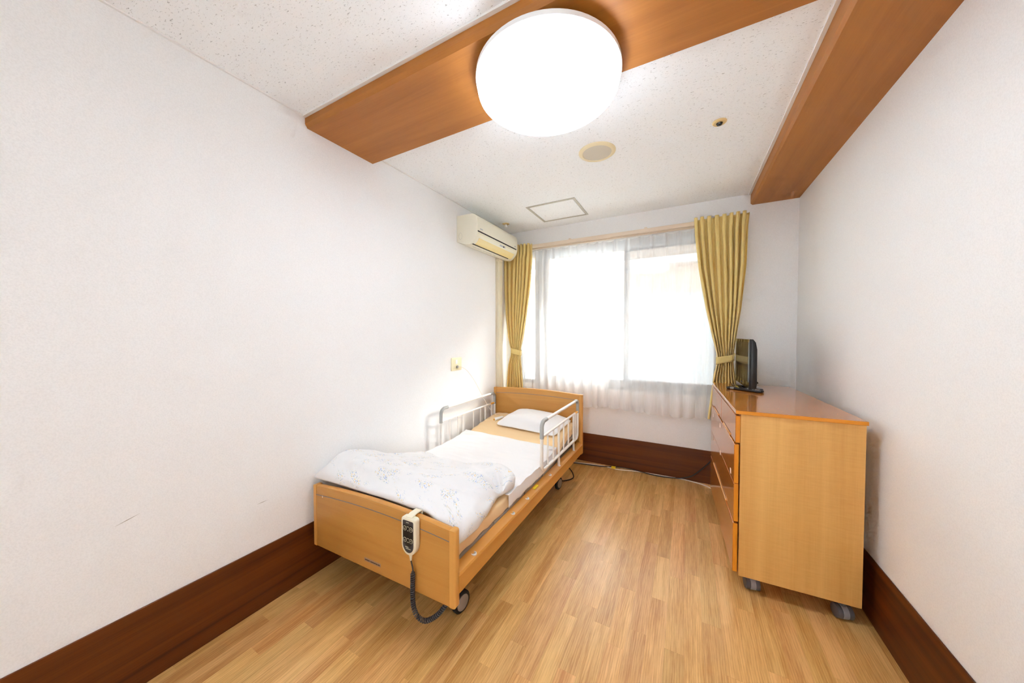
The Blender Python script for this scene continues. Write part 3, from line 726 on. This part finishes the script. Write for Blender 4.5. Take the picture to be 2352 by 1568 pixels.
for (wx, wy) in ((-0.966, 1.262), (-0.980, 2.690), (-1.70, 1.262), (-1.70, 2.690)):
    s = 1 if wx > BXC else -1
    ct = bpy.data.objects.new('caster', None); C.objects.link(ct); ct.parent = bed; ct.location = Vector((wx - BXC, wy - 2.03, 0)); ct.empty_display_size = 0.03
    ct.rotation_euler = (0, 0, R(-8) * s)
    mk('tyre', G().lathe((0, 0, 0.052), [(0.036, -0.013), (0.046, -0.013), (0.052, -0.008), (0.052, 0.008), (0.046, 0.013), (0.036, 0.013)], 32, 'X'), 'rubber', ct, local=True)
    for q in (-1, 1):
        mk('hub', G().lathe((0, 0, 0.052), [(0.038, 0.011 * q), (0.037, 0.0145 * q), (0.030, 0.0165 * q), (0.004, 0.0175 * q)], 28, 'X'), 'hub', ct, local=True)
    mk('fork', G().box((-0.032, -0.024, 0.05), (-0.018, 0.024, 0.125), 0.006), 'black', ct, local=True)
    mk('swivel', G().cyl((-0.010, 0, 0.107), (-0.010, 0, 0.150), 0.022, 20, 0.003), 'black', ct, local=True)
    mk('leg', G().box((-0.032, -0.02, 0.150), (0.012, 0.02, 0.280), 0.004), 'steel', ct, local=True)

# ------------------------------------------------------------------ mattress and bedding
def nz(x, y, z=0.0): return mnoise.noise(Vector((x, y, z)))
MX0, MX1, MY0, MY1 = -1.765, -0.896, 1.106, 2.945
def mtop(x, y): return 0.446 + raise_(y) * 1.02
def mat_fn(u, v):
    y = MY0 + (MY1 - MY0) * v
    a = 2 * PI * u
    hw, hh = (MX1 - MX0) / 2, 0.043
    cx, sx = math.cos(a), math.sin(a)
    ex = 0.16
    px = math.copysign(abs(cx) ** ex, cx) * hw; pz = math.copysign(abs(sx) ** 0.28, sx) * hh
    endf = min(1.0, min(v, 1 - v) / 0.012 + 0.0); e = math.sqrt(max(0.0, 1 - (1 - min(1, endf)) ** 2))
    px *= (0.965 + 0.035 * e); pz *= (0.25 + 0.75 * e)
    x = (MX0 + MX1) / 2 + px
    zc = mtop(x, y) - hh
    wr = 0.005 * nz(x * 9, y * 5) * (1 if pz > 0 else 0.3) + 0.007 * nz(x * 4, y * 22, 3) * (1 - abs(pz) / hh * 0.4)
    side = 0.004 * math.sin(y * 46 + 2 * nz(y * 3, 1)) * (abs(px) / hw) ** 8
    return (x + math.copysign(abs(side), px) * (1 if side > 0 else -0.4), y, zc + pz + wr - 0.004 * (abs(px) / hw) ** 6)
g = G().grid(mat_fn, 96, 120, wrap_u=True)
w = 96; g.f.append(tuple(range(w))[::-1]); g.f.append(tuple(range(120 * w, 121 * w)))
tag(mk('mattress', g, 'beige', angle=70), 'thin mattress in beige fitted sheet on the care bed', 'mattress')

# white draw sheet laid across the middle of the mattress
SY0, SY1 = 1.60, 2.405
def sheet_fn(u, v):
    L_top = MX1 - MX0; drop = 0.074; Ltot = L_top + 2 * drop
    s = u * Ltot
    y = SY0 + (SY1 - SY0) * v
    yy = y + 0.05 * (0.5 - u) * v * 0.4 - (0.02 * u * v)
    r = 0.022
    if s < drop: x, dz = MX0 - 0.012, -(drop - s)
    elif s > drop + L_top: x, dz = MX1 + 0.014, -(s - drop - L_top)
    else: x, dz = MX0 + (s - drop), 0.0
    edge = min(abs(x - MX0), abs(x - MX1))
    if dz == 0 and edge < r: dz = -(r - math.sqrt(max(0, r * r - (r - edge) ** 2))) * 0.8
    wr = 0.0045 * nz(x * 3 + y * 5, y * 14 - x * 6, 1.3) + 0.004 * nz(x * 7, y * 30, 5)
    tug = 0.006 * math.sin((y + x * 0.8) * 40) * sstep(-1.1, -0.92, x) * sstep(2.3, 1.9, y) * 0.5
    off = 0.008 if dz > -0.02 else 0.0
    return (x, yy, mtop(x, yy) + dz + 0.008 + wr + tug + 0.002)
so = mk('draw_sheet', G().grid(sheet_fn, 110, 90), 'sheet', angle=80)
so.modifiers.new('thickness', 'SOLIDIFY').thickness = 0.0015
tag(so, 'white cotton sheet spread across the middle of the mattress', 'sheet')

# pillow
pl_c = Vector((-1.245, 2.745)); pl_a = R(-4); pl_hw, pl_hd = 0.305, 0.200
def pillow_fn(u, v):
    # v 0..1 from bottom pole to top pole around a superellipse cushion
    a = 2 * PI * u; lat = PI * (v - 0.5)
    cx, sy = math.cos(a), math.sin(a)
    rad = math.cos(lat) ** 0.42
    k = 0.30
    px = math.copysign(abs(cx) ** k, cx) * pl_hw * rad; py = math.copysign(abs(sy) ** k, sy) * pl_hd * rad
    corner = (abs(cx * sy) * 2) ** 3
    px *= 1 + 0.03 * corner; py *= 1 + 0.05 * corner
    h = math.sin(lat); th = 0.050 * (1 - 0.55 * (px / pl_hw) ** 4) * (1 - 0.5 * (py / pl_hd) ** 4)
    th *= 1 - 0.25 * sstep(0.05, 0.28, px) 
    wr = 0.008 * nz(px * 9 + 3, py * 12, 2.0) + 0.006 * nz(px * 22, py * 9, 7) * abs(px / pl_hw)
    x = pl_c.x + px * math.cos(pl_a) - py * math.sin(pl_a); y = pl_c.y + px * math.sin(pl_a) + py * math.cos(pl_a)
    zb = mtop(x, min(y, 2.945)) + 0.006
    return (x, y, zb + (th * (0.85 + h) if h > -0.85 else 0.0) + (wr if h > 0 else 0))
g = G().grid(pillow_fn, 96, 40, wrap_u=True)
po = mk('pillow', g, 'sheet', angle=80); tag(po, 'white pillow leaning at the head of the bed', 'pillow')

# folded duvet at the foot
RIGHT = [(1.08, -0.872), (1.14, -0.860), (1.25, -0.852), (1.35, -0.866), (1.46, -0.893), (1.53, -0.908), (1.60, -0.892), (1.67, -0.884), (1.72, -0.905), (1.78, -0.955), (1.84, -1.01)]
def duvet_xy(s, t):
    """s 0..1 left to right, t 0..1 foot to head"""
    yf = 1.068 + 0.040 * sstep(0.05, 0.7, s) + 0.006 * math.sin(9 * s)
    yb_ = 1.815 + 0.02 * math.sin(8 * s + 1)
    y = yf + (yb_ - yf) * t
    x0 = -1.852 + 0.05 * sstep(0.05, 0.5, t); x1 = interp(RIGHT, y)[0]
    return x0 + (x1 - x0) * s, y
def dedge(d, r):
    d = max(0.0, min(1.0, d / r)); return math.sqrt(max(0.0, 1 - (1 - d) ** 2))
def bil(tab, s, t):
    """rows by s (0, .5, 1), columns by t"""
    def row(r): return interp([(k / (len(r) - 1), v) for k, v in enumerate(r)], t)[0]
    a, b, c_ = (row(r) for r in tab)
    return a + (b - a) * sstep(0, 0.55, s) if s < 0.55 else b + (c_ - b) * sstep(0.55, 1, s)
DTOP = [(0.650, 0.690, 0.675, 0.640, 0.600, 0.560, 0.525, 0.500, 0.485),
        (0.610, 0.635, 0.625, 0.605, 0.580, 0.555, 0.530, 0.515, 0.500),
        (0.560, 0.562, 0.556, 0.548, 0.545, 0.548, 0.556, 0.555, 0.540)]
def drim(s, t, x, y):
    zf = 0.566 - 0.012 * sstep(0.5, 0.75, s) - 0.095 * sstep(0.80, 1.0, s)     # lies on the footboard top, drops at the open corner
    z = zf + (mtop(x, y) + 0.016 - zf) * sstep(0.0, 0.16, t)
    return z + 0.010 * sstep(0.93, 1.0, s) * sstep(0.15, 0.3, t)
NU, NV = 130, 100
g = G(); uvs = []
for j in range(NV + 1):
    for i in range(NU + 1):
        s, t = i / NU, j / NV
        x, y = duvet_xy(s, t)
        e = dedge(t, 0.22) * dedge(1 - t, 0.10) * dedge(s, 0.07) * dedge(1 - s, 0.10)
        zr = drim(s, t, x, y); zt = bil(DTOP, s, t)
        big = 0.014 * nz(x * 5 + 2, y * 6, 0.7) + 0.010 * nz(x * 11 + y * 6, y * 10 - x * 5, 3.1) + 0.004 * nz(x * 26, y * 24, 8)
        # gathered creases running in from the notch on the open side
        d = math.hypot((x + 0.90) * 1.0, (y - 1.53) * 1.0); ang = math.atan2(y - 1.53, -(x + 0.90) + 1e-6)
        fold = 0.020 * math.sin(ang * 9) * math.exp(-(d / 0.20) ** 2) * sstep(0.0, 0.06, d)
        notch = -0.050 * math.exp(-((x + 0.90) / 0.06) ** 2 - ((y - 1.545) / 0.035) ** 2)
        gath = 0.012 * math.sin(70 * s + 16 * t) * sstep(0.80, 0.97, s) * sstep(0.40, 0.05, t)
        z = zr + (zt + big + fold + gath - zr) * e + notch * e
        # plump sides: push the surface outward a little at mid height
        bul = 0.010 * 4 * e * (1 - e)
        xx = x + (bul if s > 0.5 else -bul * 0.2) * (1 if (s > 0.88 or s < 0.06) else 0)
        yy = y - bul * (1 if t < 0.20 else 0) * 0.35
        g.v.append((max(xx, XL + 0.004), yy, z)); uvs.append((x, y))
W_ = NU + 1
for j in range(NV):
    for i in range(NU): g.f.append((j * W_ + i, j * W_ + i + 1, (j + 1) * W_ + i + 1, (j + 1) * W_ + i))
o0 = len(g.v)
for j in range(NV + 1):
    for i in range(NU + 1):
        s, t = i / NU, j / NV
        x, y = duvet_xy(s, t)
        g.v.append((-1.36 + (x + 1.36) * 0.99, 1.45 + (y - 1.45) * 0.992, drim(s, t, x, y) - 0.010)); uvs.append((x, y))
for j in range(NV):
    for i in range(NU): g.f.append((o0 + j * W_ + i, o0 + (j + 1) * W_ + i, o0 + (j + 1) * W_ + i + 1, o0 + j * W_ + i + 1))
rim = [(0, i) for i in range(NU)] + [(j, NU) for j in range(NV)] + [(NV, i) for i in range(NU, 0, -1)] + [(j, 0) for j in range(NV, 0, -1)]
idx = [j * W_ + i for j, i in rim]
for k in range(len(idx)):
    a, b = idx[k], idx[(k + 1) % len(idx)]; g.f.append((b, a, o0 + a, o0 + b))
# per-vertex uv: lay the print by surface arc length so that slopes do not stretch it
uv2 = list(uvs)
for i in range(NU + 1):
    acc = 0.0
    for j in range(NV + 1):
        k = j * W_ + i
        if j: acc += (Vector(g.v[k]) - Vector(g.v[k - W_])).length
        uv2[k] = (uv2[k][0], acc)
for j in range(NV + 1):
    acc = 0.0
    for i in range(NU + 1):
        k = j * W_ + i
        if i: acc += (Vector(g.v[k]) - Vector(g.v[k - 1])).length
        uv2[k] = (acc, uv2[k][1])
du = mk('duvet', g, 'floral', angle=80)
ul = du.data.uv_layers.new(name='print')
for lp in du.data.loops: ul.data[lp.index].uv = uv2[lp.vertex_index]
tag(du, 'white floral duvet folded up at the foot of the bed', 'duvet')

# ------------------------------------------------------------------ guard rails
def round_rect(y0, y1, z0, z1, r, n=5):
    pts = []
    for cy, cz, a0 in ((y1 - r, z1 - r, 0), (y0 + r, z1 - r, 90), (y0 + r, z0 + r, 180), (y1 - r, z0 + r, 270)):
        for k in range(n + 1):
            a = R(a0 + 90 * k / n); pts.append((cy + r * math.cos(a), cz + r * math.sin(a)))
    return pts
def guard(label, X, y0, y1, z0, z1):
    t = thing('bed_guard_rail', label, 'bed rail', (X, (y0 + y1) / 2, z0), 0, 'white tubular bed guard rails')
    mk('frame_tube', G().tube([(X, y, z) for y, z in round_rect(y0, y1, z0, z1, 0.045)], 0.0115, 12, closed=True), 'guard', t, angle=60)
    zm = z1 - 0.105; span = y1 - y0
    mk('middle_bar', G().tube([(X, y0, zm), (X, y1, zm)], 0.0088, 10), 'guard', t)
    for f in (0.132, 0.268, 0.545, 0.688, 0.925):
        mk('bar', G().tube([(X, y0 + span * f, z0), (X, y0 + span * f, zm)], 0.0068, 10), 'guard', t)
    for yy in (2.385, 2.762):
        mk('post', G().tube([(X, yy, 0.347), (X, yy, zm)], 0.0098, 12), 'guard', t)
    for e in (0, 1):
        ye = y0 if e == 0 else y1; d = 1 if e == 0 else -1; r = 0.045
        arc = [(X, ye + d * (r - r * math.cos(R(a))), z1 - r + r * math.sin(R(a))) for a in range(0, 91, 15)]
        path = [(X, ye, zm - 0.012)] + arc + [(X, ye + d * 0.088, z1)]
        mk('corner_joint', G().tube(path, 0.0140, 12), 'guard_joint', t, angle=60)
    mk('orange_sleeve', G().tube([(X, y1 - 0.085, zm), (X, y1 - 0.018, zm)], 0.0094, 10), 'orange', t)
    return t
guard('white bed guard rail on the open side of the bed', -0.868, 2.045, 2.880, 0.424, 0.768)
guard('white bed guard rail against the wall side of the bed', -1.797, 2.085, 2.945, 0.424, 0.745)

# ------------------------------------------------------------------ hand control on the footboard
hc = thing('hand_control', 'cream bed remote handset hooked over the footboard with coiled cord', 'remote control', (-1.083, 1.0655, 0.375), R(1.7))
def pill(w, z0, z1, n=14, rtop=0.014):
    pts = [(-w, z0 + w * 1.15)]
    for k in range(1, n): a = PI + PI * k / n; pts.append((w * math.cos(a), z0 + w * 1.15 + w * 1.15 * math.sin(a)))
    pts.append((w, z0 + w * 1.15))
    for k in range(5): a = R(90 * k / 4); pts.append((w - rtop + rtop * math.cos(a), z1 - rtop + rtop * math.sin(a)))
    for k in range(5): a = R(90 + 90 * k / 4); pts.append((-w + rtop + rtop * math.cos(a), z1 - rtop + rtop * math.sin(a)))
    return pts
mk('shell', G().prism(pill(0.0425, 0.008, 0.178), 'Y', -0.034, -0.003, 0.006, 3), 'cream', hc, angle=40, local=True)
mk('face', G().prism(pill(0.031, 0.022, 0.166, rtop=0.006), 'Y', -0.0348, -0.033), 'cordgrey', hc, angle=30, local=True)
mk('button_field', G().prism(pill(0.029, 0.052, 0.148, rtop=0.006), 'Y', -0.0353, -0.0345), 'black', hc, angle=30, local=True)
for (bx_, bz, up) in ((-0.018, 0.131, 0), (0.018, 0.131, 1), (-0.018, 0.079, 0), (0.018, 0.079, 1)):
    b = mk('button', G().lathe((bx_, -0.0352, bz), [(0.0105, 0.0), (0.0105, -0.0012), (0.0085, -0.0013), (0.0085, -0.0006)], 24, 'Y'), 'button', hc, local=True)
    mk('button_center', G().lathe((bx_, -0.0355, bz), [(0.0086, 0.0), (0.0085, -0.0011), (0.002, -0.0012)], 24, 'Y'), 'black', b, local=True)
    d = 1 if up else -1
    pts = [(-0.005, -0.0025 * d), (0, 0.003 * d), (0.005, -0.0025 * d), (0.005, -0.0005 * d), (0, 0.005 * d), (-0.005, -0.0005 * d)]
    mk('arrow', G().prism([(bx_ + x_, bz + z_) for x_, z_ in pts], 'Y', -0.0375, -0.0352), 'button', b, local=True, angle=None)
for (x0, x1, z0) in ((-0.006, 0.006, 0.1385), (-0.003, 0.003, 0.121), (-0.006, 0.006, 0.0855), (-0.005, 0.005, 0.069), (-0.010, 0.006, 0.157), (-0.016, 0.002, 0.046), (-0.012, 0.016, 0.039)):
    mk('print_mark', G().box((x0, -0.0357, z0), (x1, -0.0345, z0 + 0.0028)), 'button', hc, local=True, angle=None)
mk('hook', G().prism([(-0.034, 0.166), (-0.028, 0.180), (-0.003, 0.1865), (0.036, 0.1865), (0.0415, 0.182), (0.0415, 0.150), (0.0380, 0.150), (0.0380, 0.1825), (-0.003, 0.1825), (-0.02, 0.166)], 'X', -0.017, 0.017), 'cream', hc, local=True)
mk('strain_relief', G().tube([(0, -0.018, 0.010), (0, -0.018, -0.006), (0, -0.018, -0.022)], [0.010, 0.0065, 0.0040], 12), 'cream', hc, local=True)
core = smooth_path([(0.0, -0.018, -0.02), (0.004, -0.018, -0.035), (0.012, -0.02, -0.055), (0.014, -0.022, -0.10), (0.015, -0.024, -0.17), (0.020, -0.024, -0.225), (0.042, -0.022, -0.262), (0.080, -0.014, -0.272), (0.125, 0.0, -0.245), (0.158, 0.016, -0.205), (0.180, 0.040, -0.165), (0.19, 0.085, -0.115)], 12)
path = []; acc = 0.0; turns_per_m = 104.0; pts = core
tot = sum((pts[k + 1] - pts[k]).length for k in range(len(pts) - 1)); straight = 0.042
seg_i = 0; nS = int(tot * turns_per_m * 12)
cum = [0.0]
for k in range(len(pts) - 1): cum.append(cum[-1] + (pts[k + 1] - pts[k]).length)
up = Vector((1, 0, 0))
for q in range(nS + 1):
    d = tot * q / nS
    while seg_i < len(cum) - 2 and cum[seg_i + 1] < d: seg_i += 1
    f = (d - cum[seg_i]) / max(1e-9, cum[seg_i + 1] - cum[seg_i]); p = pts[seg_i].lerp(pts[seg_i + 1], f)
    tn = (pts[seg_i + 1] - pts[seg_i]).normalized(); up = (up - tn * up.dot(tn)).normalized(); side = tn.cross(up)
    ph = 2 * PI * turns_per_m * d; rad = 0.0080 * sstep(straight, straight + 0.02, d)
    if d < straight and q % 12: continue
    path.append(p + up * math.cos(ph) * rad + side * math.sin(ph) * rad)
mk('coiled_cord', G().tube(path, 0.0033, 6), 'cordgrey', hc, angle=80, local=True)

# ================================================================== CHEST OF DRAWERS
DZ, DL, DD = 0.972, 1.085, 0.507
chest = thing('chest_of_drawers', 'orange-brown wooden chest of drawers on grey casters by right wall', 'chest', (0.235, 2.045, 0), R(2.2))
# local frame: x = depth (0 at drawer fronts, DD at back), y = length (0 near end), z up
FT = 0.021
mk('body', G().box((FT + 0.003, 0.010, 0.091), (DD - 0.004, DL - 0.010, 0.952), 0.001, 1), 'chest_side', chest, local=True)
mk('top', G().box((0.0, 0.0, 0.953), (DD, DL, 0.972), 0.0022, 2), 'chest_top', chest, local=True, angle=12)
mk('top_edge_band', G().box((0.001, -0.0008, 0.954), (DD - 0.001, 0.0012, 0.9705), 0.0004, 1), 'chest_edge', chest, local=True)
def drawer(y0, y1, z0, z1, x0, hy0, hy1):
    d = bpy.data.objects.new('drawer', None); C.objects.link(d); d.parent = chest; d.location = (x0, y0, z0); d.empty_display_size = 0.05
    w, h = y1 - y0, z1 - z0
    mk('front', G().box((0, 0.0018, 0), (FT, w - 0.0018, h), 0.003, 2), 'chest_front', d, local=True, angle=12)
    if y0 < 0.05:
        mk('end_band', G().box((0.0022, 0.0008, 0.0022), (FT - 0.0005, 0.003, h - 0.0022), 0.0005, 1), 'chest_edge', d, local=True)
    if hy0 is None: return d
    mk('handle_recess', G().box((-0.0006, hy0 - y0, 0.006), (0.006, hy1 - y0, 0.017), 0.002, 1), 'recess', d, local=True)
    a, b = hy0 - y0 - 0.004, hy1 - y0 + 0.004
    mk('handle', G().prism([(-0.0045, 0.0003), (-0.0055, 0.006), (-0.001, 0.009), (0.002, 0.009), (0.004, 0.0003)], 'Y', a, b, 0.001), 'lip', d, local=True)
    return d
drawer(0.012, 0.541, 0.797, 0.943, 0.002, 0.17, 0.42)
drawer(0.543, DL - 0.012, 0.797, 0.943, 0.002, 0.66, 0.93)
drawer(0.008, DL - 0.010, 0.5825, 0.790, -0.003, None, None)
drawer(0.010, DL - 0.010, 0.376, 0.5805, -0.002, 0.25, 0.86)
drawer(0.010, DL - 0.010, 0.106, 0.368, -0.003, None, None)
# stickers on the fronts
for (yy, zz) in ((0.93, 0.735), (0.55, 0.752), (0.90, 0.560), (0.52, 0.575), (0.11, 0.610)):
    mk('sticker', G().box((-0.0040, yy - 0.013, zz - 0.013), (-0.0028, yy + 0.013, zz + 0.013)), 'sticker', chest, local=True, angle=None)
# twin wheel casters
for (cx_, cy_, a) in ((0.095, 0.075, 8), (0.450, 0.050, 12), (0.07, DL - 0.07, -20), (0.45, DL - 0.07, 30)):
    ct = bpy.data.objects.new('caster', None); C.objects.link(ct); ct.parent = chest; ct.location = (cx_, cy_, 0); ct.rotation_euler = (0, 0, R(a)); ct.empty_display_size = 0.03
    for q in (-1, 1):
        mk('wheel', G().lathe((0.0225 * q, 0, 0.031), [(0.024, -0.010), (0.030, -0.009), (0.031, -0.006), (0.031, 0.006), (0.030, 0.009), (0.024, 0.0105), (0.009, 0.0115)], 28, 'X'), 'caster_dark', ct, local=True)
    mk('hood', G().lathe((0, 0, 0.031), [(0.027, -0.0125), (0.0318, -0.012), (0.0318, 0.012), (0.027, 0.0125)], 28, 'X'), 'caster_grey', ct, local=True)
    mk('stem', G().cyl((0, 0, 0.05), (0, 0, 0.092), 0.012, 14), 'caster_dark', ct, local=True)

# ------------------------------------------------------------------ television and remote
tv = thing('television', 'small black flat television facing the bed on the chest', 'television', (0.41, 2.99, DZ), R(2.4))
# local: x = thickness (0 front, facing -x), y = width, z up
TW, TH, TZ = 0.50, 0.346, 0.018
prof_tv = [(0, TZ), (0, TZ + TH), (0.010, TZ + TH), (0.026, TZ + TH - 0.022), (0.034, TZ + TH - 0.070), (0.036, TZ + 0.04), (0.032, TZ + 0.008), (0.020, TZ)]
xo = -0.035
mk('housing', G().prism([(x_ + xo + 0.012, z_) for x_, z_ in prof_tv], 'Y', -TW / 2, TW / 2, 0.005, 2), 'black', tv, angle=35, local=True)
mk('bezel', G().box((xo, -TW / 2, TZ), (xo + 0.0125, TW / 2, TZ + TH), 0.003), 'black_gloss', tv, local=True, angle=12)
mk('screen', G().box((xo - 0.0012, -TW / 2 + 0.020, TZ + 0.045), (xo + 0.001, TW / 2 - 0.020, TZ + TH - 0.020)), 'screen', tv, local=True, angle=None)
mk('badge', G().box((xo - 0.0012, -0.025, TZ + 0.018), (xo + 0.001, 0.025, TZ + 0.026)), 'silver', tv, local=True, angle=None)
mk('stand', G().box((-0.085, -0.125, 0.0), (0.075, 0.125, 0.009), 0.004), 'black_gloss', tv, local=True)
mk('stand_neck', G().box((-0.018, -0.06, 0.008), (0.012, 0.06, TZ + 0.03), 0.004), 'black', tv, local=True)
mk('sticker', G().box((-0.082, -0.10, 0.0088), (-0.070, -0.045, 0.0094)), 'yellow', tv, local=True, angle=None)
cbl = thing('television_cable', 'black cable looping behind the television', 'cable', (0.47, 2.85, DZ))
mk('cord', G().tube(smooth_path([(0.420, 2.86, 1.045), (0.445, 2.84, 1.034), (0.452, 2.85, 1.022), (0.430, 2.88, 1.014), (0.425, 2.90, 1.0), (0.440, 2.88, 0.985), (0.462, 2.87, 0.9765), (0.458, 2.95, 0.9760), (0.455, 3.05, 0.9760), (0.455, 3.12, 0.9760), (0.452, 3.165, 0.960), (0.450, 3.185, 0.90), (0.450, 3.19, 0.35)], 6), 0.0034, 7), 'cordblack', cbl)

rc = thing('tv_remote', 'black television remote control lying in front of the television', 'remote control', (0.366, 2.782, DZ + 0.001), R(-31))
mk('body', G().box((-0.108, -0.022, 0.0), (0.112, 0.022, 0.017), 0.006, 3), 'black', rc, local=True)
mk('silver_band', G().box((-0.086, -0.0225, 0.0004), (-0.054, 0.0225, 0.0174), 0.006, 3), 'silver', rc, local=True)
for i in range(9):
    for j in range(3):
        mk('key', G().box((-0.036 + i * 0.015, -0.0135 + j * 0.0105, 0.0165), (-0.028 + i * 0.015, -0.0075 + j * 0.0105, 0.0186), 0.0008, 1), 'sticker' if i > 3 else ('yellow' if (i == 0 and j == 0) else 'cordgrey'), rc, local=True)

# ------------------------------------------------------------------ cables on the floor
wc = thing('white_cable', 'white power cable along the baseboard with yellow tag', 'cable', (-0.4, 3.38, 0))
wpts = [(-1.30, 3.20, 0.006), (-1.15, 3.29, 0.006), (-1.052, 3.317, 0.006), (-0.90, 3.352, 0.006), (-0.767, 3.372, 0.006), (-0.68, 3.360, 0.006), (-0.589, 3.350, 0.006), (-0.47, 3.380, 0.006), (-0.36, 3.398, 0.006), (-0.12, 3.408, 0.006), (0.00, 3.410, 0.006), (0.08, 3.395, 0.006), (0.15, 3.375, 0.006), (0.227, 3.320, 0.006), (0.30, 3.27, 0.006), (0.45, 3.25, 0.006)]
mk('cord', G().tube(smooth_path(wpts, 6), 0.0048, 7), 'cordwhite', wc)
mk('tag', G().box((-0.655, 3.345, 0.006), (-0.615, 3.372, 0.024), 0.002), 'yellow', wc)
bc = thing('black_cable', 'black cable looping from under bed up behind the chest', 'cable', (-0.4, 3.36, 0))
bpts = [(-1.05, 2.82, 0.006), (-0.98, 2.86, 0.006), (-0.93, 2.95, 0.006), (-0.97, 3.06, 0.006), (-1.03, 3.14, 0.012), (-1.08, 3.22, 0.022), (-1.02, 3.29, 0.012), (-0.90, 3.32, 0.008), (-0.76, 3.345, 0.008), (-0.62, 3.385, 0.014), (-0.50, 3.398, 0.016), (-0.38, 3.392, 0.012), (-0.26, 3.378, 0.008), (-0.12, 3.385, 0.010), (-0.02, 3.398, 0.022), (0.06, 3.405, 0.055), (0.12, 3.41, 0.11), (0.18, 3.412, 0.18), (0.24, 3.413, 0.26), (0.30, 3.413, 0.34)]
mk('cord', G().tube(smooth_path(bpts, 6), 0.0045, 7), 'cordblack', bc)
bpy.context.view_layer.update()
